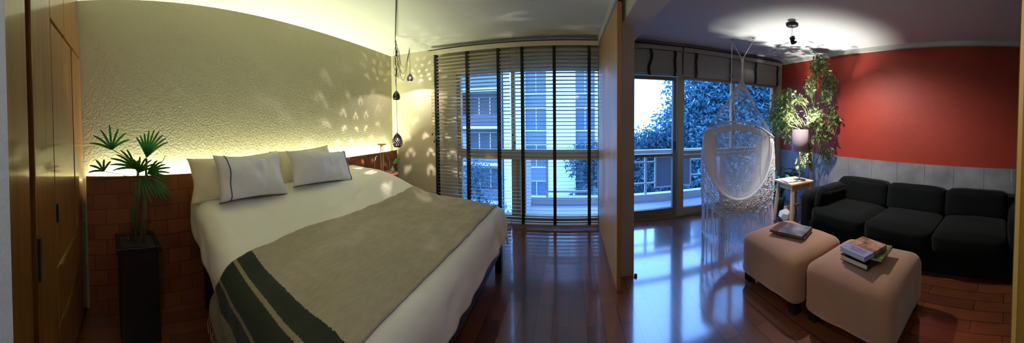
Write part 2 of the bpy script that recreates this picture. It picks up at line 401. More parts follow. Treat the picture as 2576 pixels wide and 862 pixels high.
MB(O).box(-.35, .33, 4.43, 4.45, .235, .262).build('bar', M['rail'], t)
MB(O).box(.86, .88, 4.43, 4.45, .26, .83).build('bar', M['rail'], t)
g = MB(O)
for z in (.26, .775): g.box(1.41, 2.07, 4.425, 4.455, z - .013, z + .013)
for x in (1.42, 2.06): g.box(x - .014, x + .014, 4.425, 4.455, .26, .775)
g.build('panel_frame', M['rail'], t)
MB(O).box(1.434, 2.046, 4.437, 4.443, .273, .762).build('panel', M['bglass'], t)

# ------------------------------------------------------------------ outside: buildings, trees
struct(MB().box(-30, 40, 5.2, 60, -6.2, -6).build('ground_outside', M['ground']))
GY = 20.0
bld = thing('apartment_building', 'bright white apartment tower with blue window strips seen through the right blind', 'building', (-.6, GY, -6)); O = (-.6, GY, -6)
g = MB(O)
for (a, bb) in ((-4.75, -3.20), (-1.62, .48), (1.90, 3.9)): g.box(a, bb, GY, GY + 3, -6, 13)
g.box(-4.75, 3.9, GY + 3, GY + 8, -6, 13)
g.build('wall', M['bwall'], bld)
for (a, bb) in ((-3.20, -1.62), (.48, 1.90)):
    for k in range(7):
        z = -5.9 + k * 2.7
        sp = MB(O).box(a, bb, GY + .5, GY + .8, z, z + .95).build('spandrel', M['bspand'], bld)
        wn = MB(O); wn.box(a, bb, GY + .62, GY + .7, z + .95, z + 2.7); wo = wn.build('window', M['bblue'], bld)
        fr = MB(O)
        fr.box(a, bb, GY + .45, GY + .62, z + .95, z + 1.02).box(a, bb, GY + .52, GY + .62, z + 2.62, z + 2.7)
        for q in (.5,): fr.box(a + (bb - a) * q - .02, a + (bb - a) * q + .02, GY + .54, GY + .62, z + .95, z + 2.65)
        fr.build('window_frame', M['bwall'], wo)
bl = thing('apartment_building', 'blue-grey apartment block with balconies seen through the left blind', 'building', (-7, GY, -6)); O = (-7, GY, -6)
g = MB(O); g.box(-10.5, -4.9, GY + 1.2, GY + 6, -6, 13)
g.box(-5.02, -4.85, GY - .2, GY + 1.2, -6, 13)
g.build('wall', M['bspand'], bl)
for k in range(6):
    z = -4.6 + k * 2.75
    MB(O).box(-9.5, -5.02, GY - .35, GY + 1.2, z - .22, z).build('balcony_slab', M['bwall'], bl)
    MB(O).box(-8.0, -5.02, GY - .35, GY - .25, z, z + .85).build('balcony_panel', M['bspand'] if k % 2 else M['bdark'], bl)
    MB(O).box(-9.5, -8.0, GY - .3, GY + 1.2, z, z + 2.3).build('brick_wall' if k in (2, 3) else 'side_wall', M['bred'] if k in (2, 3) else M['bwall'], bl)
    wo = MB(O).box(-7.8, -5.2, GY + 1.1, GY + 1.19, z + .1, z + 2.2).build('window', M['bdark'], bl)
    fr = MB(O)
    for q in (-7.8, -7.0, -6.1, -5.25): fr.box(q, q + .06, GY + 1.02, GY + 1.1, z + .1, z + 2.2)
    fr.box(-7.8, -5.2, GY + 1.02, GY + 1.1, z + 2.14, z + 2.2)
    fr.build('window_frame', M['bwall'], wo)

def leaves(mb, n, cen, rad, size, asp=.3, rnd=R, droop=.5, shell=.0, ok=None):
    c = Vector(cen); k = 0; tries = 0
    while k < n and tries < n * 8 + 20:
        tries += 1
        p = Vector((rnd.gauss(0, .5), rnd.gauss(0, .5), rnd.gauss(0, .5)))
        if p.length > 1.15: continue
        if p.length < shell: continue
        q = Vector((c.x + p.x * rad[0], c.y + p.y * rad[1], c.z + p.z * rad[2]))
        if ok and not ok(q): continue
        k += 1
        L = size * rnd.uniform(.65, 1.25)
        d = Vector((rnd.gauss(0, 1), rnd.gauss(0, 1), rnd.gauss(-droop, .7))).normalized()
        s = d.cross(Vector((rnd.gauss(0, 1), rnd.gauss(0, 1), rnd.gauss(0, 1)))).normalized() * L * asp * .5
        nrm = d.cross(s).normalized() * L * .06
        a, b2 = q, q + d * L; m1 = q + d * L * .45
        i0 = mb.P(a); i1 = mb.P(m1 + s + nrm); i2 = mb.P(b2); i3 = mb.P(m1 - s + nrm)
        mb.f.append([i0, i1, i2]); mb.f.append([i0, i2, i3])

def tree(name, label, loc, clumps, n_, size, m, trunk_r, trunk_top, cat='tree', asp=.3):
    t = thing(name, label, cat, loc)
    r = random.Random(hash(label) % 1000 if False else len(label) * 13)
    f = MB(loc)
    tot = sum(c[3] ** 2 for c in clumps)
    for (x, y, z, s) in clumps: leaves(f, int(n_ * s * s / tot), (x, y, z), (s, s, s * .8), size, asp, r)
    f.build('foliage', m, t)
    g = MB(loc)
    g.tube([loc, (loc[0] + .1, loc[1], (loc[2] + trunk_top) / 2), (loc[0], loc[1] + .1, trunk_top)], [trunk_r, trunk_r * .8, trunk_r * .5], 8)
    for (x, y, z, s) in clumps[::2]:
        g.tube([(loc[0], loc[1] + .1, trunk_top - .8), ((x + loc[0]) / 2, (y + loc[1]) / 2, (z + trunk_top) / 2 - .2), (x, y, z)], [trunk_r * .5, trunk_r * .3, trunk_r * .12], 6)
    g.build('trunk', M['trunk'], t)
    return t
cl = [(4.6, 8.2, 2.4, 1.5), (5.8, 8.0, 2.7, 1.6), (7.0, 7.8, 2.3, 1.6), (3.9, 8.5, 1.2, 1.2), (5.0, 7.8, .9, 1.5), (6.4, 7.6, .8, 1.6), (7.8, 7.4, .8, 1.5),
      (4.3, 8.2, -.5, 1.2), (5.6, 7.8, -.9, 1.4), (7.0, 7.6, -1.0, 1.5), (8.4, 7.2, 2.3, 1.6), (5.2, 8.4, 3.8, 1.2), (6.6, 8.2, 4.1, 1.4)]
cl = [(x * 1.9, y * 1.9, (z - E_) * 1.9 + E_, s_ * 1.9) for x, y, z, s_ in cl]
tree('broadleaf_tree', 'large bushy tree filling most of the view behind the balcony', (10.3, 15.8, -6), cl, 85000, .34, M['tree'], .3, 2.5, asp=.34)
cl = [(2.6, 14.5, -.6, 1.5), (4.2, 14.5, -.3, 1.6), (1.2, 14.8, -.9, 1.4), (5.8, 14.6, -.2, 1.7), (3.2, 13.6, -2.4, 1.8), (5.0, 13.6, -2.4, 1.8), (1.6, 13.8, -2.8, 1.6)]
cl = [(x * 1.2, y * 1.2, (z - E_) * 1.2 + E_, s_ * 1.15) for x, y, z, s_ in cl]
tree('broadleaf_tree', 'lower distant tree canopy under the white sky left of the bushy tree', (4.2, 17.7, -6), cl, 30000, .27, M['treefar'], .25, -.8)
cl = [(-4.9, 13.5, -1.1, .9), (-4.2, 13.3, -1.6, .9), (-5.3, 13.4, -2.0, 1.0), (-4.5, 13.2, -2.9, 1.1), (-3.5, 13.0, -3.4, 1.0)]
tree('small_tree', 'small pale tree below the left blind in front of the apartment block', (-4.6, 13.5, -6), cl, 4500, .16, M['treefar'], .12, -1.6)
cl = [(.8, 10.2, -2.14, .5), (1.15, 10.3, -1.5, .42), (1.06, 10.1, -2.7, .6)]
tree('small_tree', 'small shrubby tree below the railing at the right blind', (1.06, 10.2, -6), cl, 1800, .15, M['tree'], .08, -2.4)

# ------------------------------------------------------------------ bed
YN, YF, XF, XH = .475, 2.54, -.60, -2.13
def top_z(x, y):
    t = (x - XH) / (XF - XH)
    return .87 - .175 * sstep(.05, .55, t) - .075 * t + .008 * math.sin(y * 5 + x * 3)
def bendo(e, r):       # overhang distance -> outward offset, drop
    if e <= 0: return 0.0, 0.0
    a = e / r
    if a < PI / 2: return r * math.sin(a), r * (1 - math.cos(a))
    return r + .06 * (e - r * PI / 2), r + (e - r * PI / 2)
def drape(x, y, off, r=.10, wr=.008, hem=.29):
    """x,y run over the laid-flat cloth; beyond the mattress edges it turns down"""
    ri = r
    ex = max(0, x - (XF - ri)); en = max(0, (YN + ri) - y); ef = max(0, y - (YF - ri))
    ox, dx = bendo(ex, ri); on, dn = bendo(en, ri); of, df = bendo(ef, ri)
    bx = min(x, XF - ri) + ox; by = max(min(y, YF - ri), YN + ri) - on + of
    d = max(dx, max(dn, df)) if min(dx, max(dn, df)) > .0 else dx + dn + df
    dd = (dx ** 3 + dn ** 3 + df ** 3) ** (1 / 3)
    z = top_z(min(x, XF), y) - dd
    n = noise.noise(Vector((x * 3.1, y * 3.1, 1.3))) * .9 + noise.noise(Vector((x * 9, y * 4, 4.2))) * .5 + noise.noise(Vector((x * 5 + y * 2, y * 24, 2.2))) * .30
    k = min(1, d / .1)
    z += wr * n * (1 - k)
    fold = noise.noise(Vector((x * 7, y * 7, 9))) * .022 * k * min(1, d / .2)
    if dx > .02: bx += off + fold
    if dn > .02: by -= off + fold
    if df > .02: by += off + fold
    if k < 1: z += off * (1 - k)
    return Vector((bx, by, z))
bd = thing('bed', 'low black-framed double bed under white bedding', 'bed', (-1.4, 1.52, 0)); O = (-1.4, 1.52, 0)
MB(O).box(-2.16, -.64, .56, 2.48, .36, .52).build('mattress', M['linen'], bd, bevel=.03)
g = MB(O); g.box(-.675, -.615, .55, 2.50, .20, .345).box(-2.14, -.675, .55, .585, .20, .345).box(-2.14, -.675, 2.465, 2.50, .20, .345).box(-2.14, -.675, .585, 2.465, .30, .345)
g.build('frame', M['blackmetal'], bd, bevel=.004)
for x, y in ((-.645, .58), (-.645, 2.47), (-2.11, .58), (-2.11, 2.47)):
    MB(O).box(x - .03, x + .03, y - .03, y + .03, 0, .20).build('leg', M['blackmetal'], bd, bevel=.003)
# duvet
HEM = .285
def duv(u, v):
    y = (YN - .235) + v * ((YF - YN) + .50)
    xh = xa(y) + .13
    x = xh + u * (XF + HEM - .03 - xh)
    p = drape(x, y, 0.0, r=.11, wr=.014)
    if p.x < -2.0: p.z += .0
    return p
g = MB((-1.4, 1.5, .6)); g.grid(duv, 110, 130)
tag(g.build('duvet', M['linen'], smooth=True, solid=.02, loc=(-1.4, 1.5, .6)), 'cream white duvet spread over the whole bed', 'duvet')
# blanket with three dark green stripes at its near end
bm = bpy.data.materials.new('wool_blanket'); bm.use_nodes = True; nt = bm.node_tree; pb = nt.nodes['Principled BSDF']
pb.inputs['Roughness'].default_value = .95; pb.inputs['Sheen Weight'].default_value = .08
uvn = nt.nodes.new('ShaderNodeUVMap'); sep = nt.nodes.new('ShaderNodeSeparateXYZ'); nt.links.new(uvn.outputs[0], sep.inputs[0])
nz = nt.nodes.new('ShaderNodeTexNoise'); nz.inputs['Scale'].default_value = 1.0; nz.inputs['Detail'].default_value = 3
mpn = nt.nodes.new('ShaderNodeMapping'); mpn.inputs['Scale'].default_value = (110, 6, 1); nt.links.new(uvn.outputs[0], mpn.inputs[0]); nt.links.new(mpn.outputs[0], nz.inputs['Vector'])
ms = nt.nodes.new('ShaderNodeMath'); ms.operation = 'MULTIPLY_ADD'; ms.inputs[1].default_value = .007; nt.links.new(nz.outputs['Fac'], ms.inputs[0]); nt.links.new(sep.outputs['Y'], ms.inputs[2])
rp = nt.nodes.new('ShaderNodeValToRGB'); rp.color_ramp.interpolation = 'CONSTANT'; nt.links.new(ms.outputs[0], rp.inputs[0])
TAN = lin((172, 160, 134)); DG = lin((30, 36, 20)); MID = lin((146, 134, 104))
cr = rp.color_ramp; cr.elements[0].position = 0; cr.elements[0].color = MID; cr.elements[1].position = .999; cr.elements[1].color = TAN
for p_, c_ in ((.090, DG), (.126, MID), (.134, DG), (.172, MID), (.183, DG), (.208, TAN), (.968, DG), (.99, TAN)):
    e = cr.elements.new(p_); e.color = c_
nz2 = nt.nodes.new('ShaderNodeTexNoise'); nz2.inputs['Scale'].default_value = 40; nz2.inputs['Detail'].default_value = 6; nt.links.new(uvn.outputs[0], nz2.inputs['Vector'])
mxn = nt.nodes.new('ShaderNodeMix'); mxn.data_type = 'RGBA'; mxn.blend_type = 'MULTIPLY'; mxn.inputs[0].default_value = .35
nt.links.new(rp.outputs[0], mxn.inputs[6]); nt.links.new(nz2.outputs['Fac'], mxn.inputs[7]); nt.links.new(mxn.outputs[2], pb.inputs['Base Color'])
bpn = nt.nodes.new('ShaderNodeBump'); bpn.inputs['Strength'].default_value = .35; bpn.inputs['Distance'].default_value = .004
nz3 = nt.nodes.new('ShaderNodeTexNoise'); nz3.inputs['Scale'].default_value = 260; nt.links.new(uvn.outputs[0], nz3.inputs['Vector']); nt.links.new(nz3.outputs['Fac'], bpn.inputs['Height']); nt.links.new(bpn.outputs[0], pb.inputs['Normal'])
Y0b, Y1b = .06, 2.92
def blk(u, v):
    y = Y0b + v * (Y1b - Y0b)
    e0 = -1.51 + .08 * sstep(1.0, .4, y) + .05 * math.sin(y * 1.6) * .3
    if y < .5: e0 -= .18 * sstep(.5, .1, y)
    e1 = -.695 - .02 * math.sin(y * 2.2) + .04 * sstep(1.2, .6, y)
    x = e0 + u * (e1 - e0)
    p = drape(x, y, .0, r=.12, wr=.014)
    nrm = Vector((0, 0, 1)) if y > .62 and y < YF - .12 else Vector((0, -1 if y < 1 else 1, .5)).normalized()
    if x > XF - .14: nrm = (nrm + Vector((1.2, 0, 0))).normalized()
    p = p + nrm * .022
    p.z += .006 * noise.noise(Vector((x * 6, y * 6, 3))) + .011 * max(0, noise.noise(Vector((x * 13 + y * 5, y * 7 - x * 3, 5)))) * sstep(.9, 1.4, y)
    return p
g = MB((-1.1, 1.5, .6)); NU, NV = 60, 150; g.grid(blk, NU, NV)
bo = g.build('blanket', bm, smooth=True, solid=.008, loc=(-1.1, 1.5, .6))
uvl = bo.data.uv_layers.new(name='UVMap')
for p_ in bo.data.polygons:
    for li in p_.loop_indices:
        vi = bo.data.loops[li].vertex_index; uvl.data[li].uv = ((vi // (NV + 1)) / NU, (vi % (NV + 1)) / NV)
tag(bo, 'tan woollen blanket with three dark green stripes across the bed foot', 'blanket')
g = MB((-1.1, 1.5, .6))
for k in range(46):
    p = blk((k + .5) / 46, 0.0); g.tube([p, p + Vector((R.uniform(-.01, .01), -.012, -.035)), p + Vector((R.uniform(-.015, .015), -.012, -.08))], .0035, 5)
g.build('fringe', mat('blanket_fringe', (150, 128, 84), .95), bo)

# pillows
def pillow(name, label, c, w, h, th, rot, m, pipe=None, seed=0, group='pillows on the bed'):
    t = thing(name, label, 'pillow', c, group=group)
    t.rotation_euler = rot
    def f(side):
        def fn(u, v):
            a = u * 2 - 1; b_ = v * 2 - 1
            pinch = 1 - .10 * (1 - b_ * b_) * abs(a) ** 3; pinch2 = 1 - .12 * (1 - a * a) * abs(b_) ** 3
            x = a * w / 2 * pinch; y = b_ * h / 2 * pinch2
            prof = max(0, (1 - abs(a) ** 3.0)) ** .55 * max(0, (1 - abs(b_) ** 3.0)) ** .55
            z = side * th / 2 * prof
            nn = noise.noise(Vector((x * 6 + seed, y * 6, seed * 1.7))) * .028 + noise.noise(Vector((x * 16 + seed, y * 9, seed))) * .012
            edge = min(1, prof * 2)
            return (x + nn * .3, y, z + nn * edge)
        return fn
    g = MB(); g.grid(f(1), 40, 28); n0 = len(g.v); g.grid(lambda u, v: f(-1)(1 - u, v), 40, 28)
    body = g.build('cushion', m, t, smooth=True)
    bmh = bmesh.new(); bmh.from_mesh(body.data); bmesh.ops.remove_doubles(bmh, verts=bmh.verts, dist=.002); bmh.to_mesh(body.data); bmh.free()
    if pipe is not None:
        fn = f(1); u = pipe
        pts = [Vector(fn(u, k / 30)) + Vector((0, 0, .004)) for k in range(31)]
        MB().tube(pts, .004, 6).build('piping', M['bluepipe'], t, smooth=True)
        gg = MB(); pts = [Vector(fn(k / 30, .0)) + Vector((0, -.003, .0)) for k in range(31)]
        gg.tube(pts, .003, 6).build('piping', M['bluepipe'], t, smooth=True)
    return t
# local x = along the bed width, local y = up the pillow, local z = towards the foot
def prot(lean, yaw=.117, roll=0.0):
    # x->world y ; y->world z ; z->world x
    B = Matrix(((0, 0, 1), (1, 0, 0), (0, 1, 0)))
    m = Matrix.Rotation(yaw, 3, 'Z') @ Matrix.Rotation(-lean, 3, 'Y') @ B @ Matrix.Rotation(roll, 3, 'Z')
    return m.to_euler()
pillow('pillow', 'cream pillow at the left, behind the front pillow on the plant side', (-2.07, .84, 1.01), .84, .34, .19, prot(.22), M['pillowc'], seed=1)
pillow('pillow', 'cream pillow at the right, half hidden against the lit headboard', (-2.20, 1.58, 1.01), .78, .33, .17, prot(.25), M['pillowc'], seed=4)
pillow('pillow', 'front white pillow with a blue stripe down its left side', (-1.93, .895, 1.025), .60, .345, .17, prot(.36, .117, -.05), M['pillow'], pipe=.14, seed=7)
pillow('pillow', 'front white pillow with its blue stripe at the right end', (-1.97, 1.62, 1.01), .76, .31, .17, prot(.42, .117, -.10), M['pillow'], pipe=.93, seed=11)

# ------------------------------------------------------------------ bedroom stool and the things on it
SX, SY, SZ = -2.30, 2.98, .72
t = thing('side_stool', 'dark brown wooden stool beside the bed in the corner', 'stool', (SX, SY, 0), .5)
MB().lathe([(.0, .682), (.150, .682), (.172, .690), (.174, .708), (.166, .716), (.0, .717)], n=40).build('seat', M['brownwood'], t, smooth=False)
MB().lathe([(.0, .640), (.108, .640), (.118, .652), (.118, .683), (.0, .683)], n=28).build('apron', M['brownwood'], t)
for k in range(3):
    a = k * 2 * PI / 3 + .3
    MB().tube([(.09 * math.cos(a), .09 * math.sin(a), .66), (.17 * math.cos(a), .17 * math.sin(a), 0)], [.022, .017], 10).build('leg', M['brownwood'], t)
t = thing('wooden_stand', 'wooden T-shaped stand with clear glass sides on the bedroom stool', 'stand', (SX - .035, SY - .03, SZ - .002), .62)
MB().box(-.135, .135, -.07, .07, 0, .018).build('base', M['brownwood'], t, bevel=.004)
for s_ in (-1, 1): MB().box(s_ * .015 - .006, s_ * .015 + .006, -.006, .006, .018, .37).build('post', M['palewood'], t, bevel=.001)
MB().box(-.02, .02, -.009, .009, .30, .371).build('neck', M['palewood'], t)
MB().box(-.058, .058, -.02, .02, .37, .39).build('crossbar', M['palewood'], t, bevel=.002)
for s_ in (-1, 1):
    MB().tube([(s_ * .105, 0, .018), (s_ * .098, 0, .16), (s_ * .085, 0, .21), (s_ * .07, 0, .22)], .0035, 6).build('glass_side', M['rail'], t, smooth=True)
t = thing('bud_vase', 'little clear glass vase holding one green leaf on the stool', 'vase', (SX + .075, SY + .055, SZ - .003))
MB().lathe([(.02, 0), (.026, .006), (.028, .03), (.022, .05), (.011, .062), (.010, .075), (.014, .085)], n=20, cap1=False).build('body', M['whitelamp'], t, smooth=True)
MB().lathe([(.021, .004), (.025, .03), (.0, .031)], n=16).build('water', M['leaf'], t)
g = MB()
def lf(u, v):
    a = u * .135; wv = .036 * math.sin(PI * min(1, u * 1.02)) ** .75 * (2 * v - 1)
    d = Vector((.60, .28, .62)).normalized(); s_ = Vector((.45, -.3, -.6)).normalized()
    return Vector((0, 0, .115)) + d * a + s_ * wv + Vector((0, 0, -.02)) * u * u + Vector((0, .006, 0)) * abs(2 * v - 1)
g.grid(lf, 14, 6)
lo = g.build('leaf', M['leaf'], t, smooth=True)
MB().tube([(0, 0, .01), (.002, 0, .08), (0, 0, .116)], .002, 5).build('stem', M['leaf'], t)

# ------------------------------------------------------------------ pendant lamps
def egg(name, label, c, H, hook, energy, colr, seed, light_r=.002):
    t = thing(name, label, 'lamp', c, group='black pierced egg pendant lamps')
    Rm = H * .36
    def prof(s):      # s 0 bottom ..1 top
        z = s * H
        r = Rm * (math.sin(PI * min(1, (s * .93 + .07)) ** .82)) ** .72
        return r, z
    NA, NZ = 160, 90
    rows = [(.19, 14, .0), (.27, 16, .5), (.36, 17, .0), (.45, 17, .5), (.54, 16, 0), (.63, 14, .5), (.72, 12, 0), (.80, 9, .5)]
    def hole(a, s):
        if s > .88 or s < .12: return False
        for (cs, n, ph) in rows:
            step = 2 * PI / n
            k = ((a + ph * step) / step) % 1 - .5
            da = k * step; rs = prof(s)[0] / Rm
            x = da * rs * .62; y = (s - cs) * 1.25
            r1 = math.hypot(x, y); r2 = math.hypot(x, y + .020)
            if r1 < .037 and r2 > .030: return True
        return False
    g = MB()
    idx = []
    for j in range(NZ + 1):
        s0 = .03 if H > .15 else .11; s = s0 + (1 - s0) * j / NZ
        r, z = prof(s) if j < NZ else (H * .02, H)
        idx.append([g.P((r * math.cos(2 * PI * i / NA), r * math.sin(2 * PI * i / NA), z)) for i in range(NA)])
    for j in range(NZ):
        for i in range(NA):
            if hole(2 * PI * (i + .5) / NA, .06 + .94 * (j + .5) / NZ): continue
            k = (i + 1) % NA; g.f.append([idx[j][i], idx[j][k], idx[j + 1][k], idx[j + 1][i]])
    g.build('shade', M['ceramic'], t, smooth=True)
    MB().lathe([(.0, H * .40), (H * .10, H * .44), (H * .12, H * .52), (H * .08, H * .62), (H * .05, H * .68)], n=16).build('bulb', M['bulb'] if energy else M['whitelamp'], t, smooth=True)
    MB().lathe([(H * .06, H * .68), (H * .06, H * .9), (H * .03, H * 1.02), (0, H * 1.03)], n=12).build('socket', M['black'], t)
    MB().tube([(0, 0, H), (.002, 0, (hook - c[2] + H) / 2), (0, 0, hook - c[2])], .0028, 6).build('cord', M['black'], t)
    if energy:
        L = bpy.data.lights.new('pendant_bulb_light', 'POINT'); L.energy = energy; L.color = colr; L.shadow_soft_size = light_r
        lo = bpy.data.objects.new('pendant_bulb_light', L); COL.objects.link(lo); lo.parent = t; lo.location = (0, 0, H * (.34 if H > .15 else .20))
    return t
PX, PY = -1.985, 2.822
egg('pendant_lamp', 'lowest and largest black egg pendant, lit, above the stool', (PX, PY, 1.08), .185, 1.86, 28, (1, .86, .74), 1)
egg('pendant_lamp', 'middle black egg pendant, dark, hanging in line above the lowest one', (PX - .012, PY + .016, 1.655), .13, 2.40, 0, (1, .85, .75), 2)
egg('pendant_lamp', 'highest and smallest black egg pendant on its own hook near the blind', (-2.13, 3.372, 1.95), .125, 2.44, 10, (1, .84, .74), 3)
# the tangled flex
g = MB((PX, PY, 2.4)); rr = random.Random(3)
A = Vector((PX, PY, 2.415)); N_ = Vector((-1.386 - .0, 1.998 - .0, 2.447))
for k in range(4):
    o1 = Vector((rr.uniform(-.006, .006), rr.uniform(-.006, .006), 0))
    far = N_ + (N_ - A).normalized() * .5
    g.tube([far + Vector((0, 0, -.002)), N_ + o1 + Vector((0, 0, -.008)), (N_ + A) / 2 + o1 + Vector((0, 0, -.012)), A + o1], .0042, 6)
for k in range(6):
    pts = []; ph = rr.uniform(0, 6); am = rr.uniform(.015, .04); z = 2.41; zend = rr.uniform(1.80, 1.95)
    while z > zend:
        q = (2.41 - z) / .6; s_ = math.sin(PI * min(1, q)) ** .6 if q > 0 else 0
        pts.append((PX + am * s_ * math.sin(z * 21 + ph), PY + am * s_ * math.cos(z * 17 + ph * 2), z)); z -= .02
    g.tube(pts, .0025, 5)
H2 = Vector((-2.13, 3.372, 2.43))
for k in range(3):
    q0 = Vector((PX + rr.uniform(-.01, .01), PY, 2.37 - k * .05)); pts = []
    for i in range(17):
        f_ = i / 16; p = q0.lerp(H2, f_); p.z -= (.62 + .12 * k) * .55 * math.sin(PI * f_) * (1 - .3 * f_) ; pts.append(p)
    g.tube(pts, .0026, 5)
for k in range(2):
    pts = [(PX + .04 * math.sin(i * .7 + k), PY + .07 * i / 14 + .02 * math.sin(i), 2.3 - .34 * math.sin(PI * i / 14)) for i in range(15)]; g.tube(pts, .0022, 5)
g.build('flex', M['black'], None, loc=(PX, PY, 2.4), smooth=True)
fl = bpy.data.objects['flex']; fl.name = 'tangled_cable'; tag(fl, 'tangled black flex looping from the ceiling hooks to the pendant lamps', 'cable')

# ------------------------------------------------------------------ fan palm by the wardrobe
px_, py_ = -1.955, .03
t = thing('potted_palm', 'small lady palm with fan leaves in a black square pot by the wardrobe', 'plant', (px_, py_, 0), .1)
g = MB(); g.prism([(-.125, -.13), (.125, -.13), (.125, .13), (-.125, .13)], 0, .61)
g.build('pot', M['potblack'], t, bevel=.006)
g = MB(); g.box(-.14, .14, -.145, -.115, .60, .64).box(-.14, .14, .115, .145, .60, .64).box(-.14, -.11, -.115, .115, .60, .64).box(.11, .14, -.115, .115, .60, .64)
g.build('pot_rim', M['potblack'], t, bevel=.004)
MB().box(-.11, .11, -.115, .115, .59, .628).build('soil', M['soil'], t)
def fan(center, d, n, L, spread, up):
    """a fan of strap leaflets from one point: d main direction, spread angle in the fan plane"""
    g = MB(); d = Vector(d).normalized(); side = d.cross(Vector(up)).normalized(); c = Vector(center)
    nrm = side.cross(d).normalized()
    for k in range(n):
        a = (k / (n - 1) - .5) * spread if n > 1 else 0
        dd = (d * math.cos(a) + side * math.sin(a)).normalized(); ll = L * (1 - .22 * abs(k / (n - 1) - .5) * 2) * R.uniform(.92, 1.06)
        sd = dd.cross(nrm).normalized(); wv = .0085
        pts = []
        for j in range(6):
            q = j / 5; p = c + dd * ll * q + Vector((0, 0, -.05 * q * q * ll / .2)); ww = wv * (math.sin(PI * (.12 + .80 * q)) ** .5) * (1.0 if j < 5 else .8)
            pts.append((p - sd * ww + nrm * .004, p, p + sd * ww + nrm * .004))
        ids = [[g.P(z) for z in r] for r in pts]
        for j in range(5):
            for s_ in (0, 1): g.f.append([ids[j][s_], ids[j][s_ + 1], ids[j + 1][s_ + 1], ids[j + 1][s_]])
    return g
# local y is across the picture (towards the bed is +y), +x faces the room
canes = [((.0, -.01, .60), (.0, .02, .95), (.01, .025, 1.19)), ((.02, .05, .60), (.02, .07, .95), (.02, .085, 1.20)), ((-.03, -.04, .60), (-.03, -.01, .84), (-.02, .01, 1.03)), ((.03, .02, .60), (.04, .05, .85), (.05, .065, 1.02))]
for c in canes: MB().tube(c, [.012, .011, .008], 9).build('cane', M['stem'], t, smooth=True)
fans = [((.02, -.155, 1.275), (.1, -.05, 1), 7, .23, 1.9, (1, .1, .1), (.01, .025, 1.15)),
        ((.03, .085, 1.215), (.1, .22, 1), 9, .27, 1.15, (1, .1, .1), (.02, .075, 1.15)),
        ((.06, -.215, 1.135), (.2, -.35, .8), 5, .13, 1.8, (1, 0, .1), (.01, .03, 1.05)),
        ((.07, .00, 1.145), (.3, -.75, .75), 6, .235, .95, (1, .2, .1), (.01, .025, 1.08)),
        ((.08, .02, 1.12), (.3, .25, .8), 7, .17, 1.6, (1, .1, -.2), (.02, .05, 1.02)),
        ((.09, .08, 1.11), (.4, .85, .5), 7, .17, 1.2, (1, -.3, .4), (.02, .08, 1.02)),
        ((.10, .04, 1.09), (.6, .2, -.6), 5, .16, 1.0, (1, 0, .6), (.03, .06, 1.02)),
        ((.08, .10, 1.07), (.5, .6, -.5), 6, .16, .9, (1, 0, .6), (.02, .085, 1.02))]
for (c, d, n, L, sp, up, frm) in fans:
    MB().tube([frm, ((c[0] + frm[0]) / 2, (c[1] + frm[1]) / 2, (c[2] + frm[2]) / 2 + .01), c], .0028, 5).build('leaf_stalk', M['palm'], t)
    fan(c, d, n, L, sp, up).build('fan_leaf', M['palm'], t)
for a, bb in (((0, -.05, .64), (-.02, -.12, .88)), ((.02, .0, .64), (.03, -.03, .83)), ((.02, .1, 1.0), (.03, .22, 1.22))):
    MB().tube([a, ((a[0] + bb[0]) / 2, (a[1] + bb[1]) / 2, (a[2] + bb[2]) / 2), bb], [.004, .003, .002], 5).build('leaf_stalk', M['stem'], t)

# ------------------------------------------------------------------ sofa
so = thing('sofa', 'long black fabric three-seat sofa against the red wall', 'sofa', (2.95, 1.05, 0)); O = (2.95, 1.05, 0)
def cushion(nm, x0, x1, y0, y1, z0, z1, puff, parent, r=.05, rot=None, seed=0, m=None, wob=.006, flat=False):
    cx, cy, cz = (x0 + x1) / 2, (y0 + y1) / 2, (z0 + z1) / 2; hx, hy, hz = (x1 - x0) / 2, (y1 - y0) / 2, (z1 - z0) / 2
    bmh = bmesh.new(); bmesh.ops.create_cube(bmh, size=2)
    bmesh.ops.subdivide_edges(bmh, edges=bmh.edges[:], cuts=14, use_grid_fill=True)
    for v in bmh.verts:
        p = v.co.copy()
        q = Vector((p.x * hx, p.y * hy, p.z * hz))
        inner = Vector((max(-hx + r, min(hx - r, q.x)), max(-hy + r, min(hy - r, q.y)), (min(hz - r, q.z) if flat else max(-hz + r, min(hz - r, q.z)))))
        dlt = q - inner
        q = inner + (dlt.normalized() * r if dlt.length > 1e-6 else dlt)
        k = (1 - p.x ** 4) * (1 - p.y ** 4)
        if p.z > 0: q.z += puff * k * p.z
        kz = 0 if flat else 1; q.x += kz * puff * .5 * p.x * (1 - p.y ** 4) * (1 - p.z ** 4); q.y += kz * puff * .3 * p.y * (1 - p.x ** 4) * (1 - p.z ** 4)
        q += Vector((1, 1, 1)) * noise.noise(Vector((q.x * 5 + seed, q.y * 5, q.z * 5))) * wob
        v.co = q
    me = bpy.data.meshes.new(nm); bmh.to_mesh(me); bmh.free()
    for p in me.polygons: p.use_smooth = True
    me.materials.append(m or M['sofa'])
    o = bpy.data.objects.new(nm, me); COL.objects.link(o); o.parent = parent
    po = Vector(O) if parent is so else Vector((0, 0, 0))
    o.location = Vector((cx, cy, cz)) - po
    if rot: o.rotation_euler = rot
    return o
cushion('base', 2.50, 3.44, -.18, 2.28, .05, .24, 0, so, r=.02, wob=0)
cushion('backrest', 3.24, 3.45, -.15, 2.26, .2, .60, .0, so, r=.05, seed=3)
cushion('armrest', 2.49, 3.44, 2.11, 2.29, .06, .555, .015, so, r=.06, seed=5)
cushion('armrest', 2.49, 3.44, -.20, -.02, .06, .555, .015, so, r=.06, seed=6)
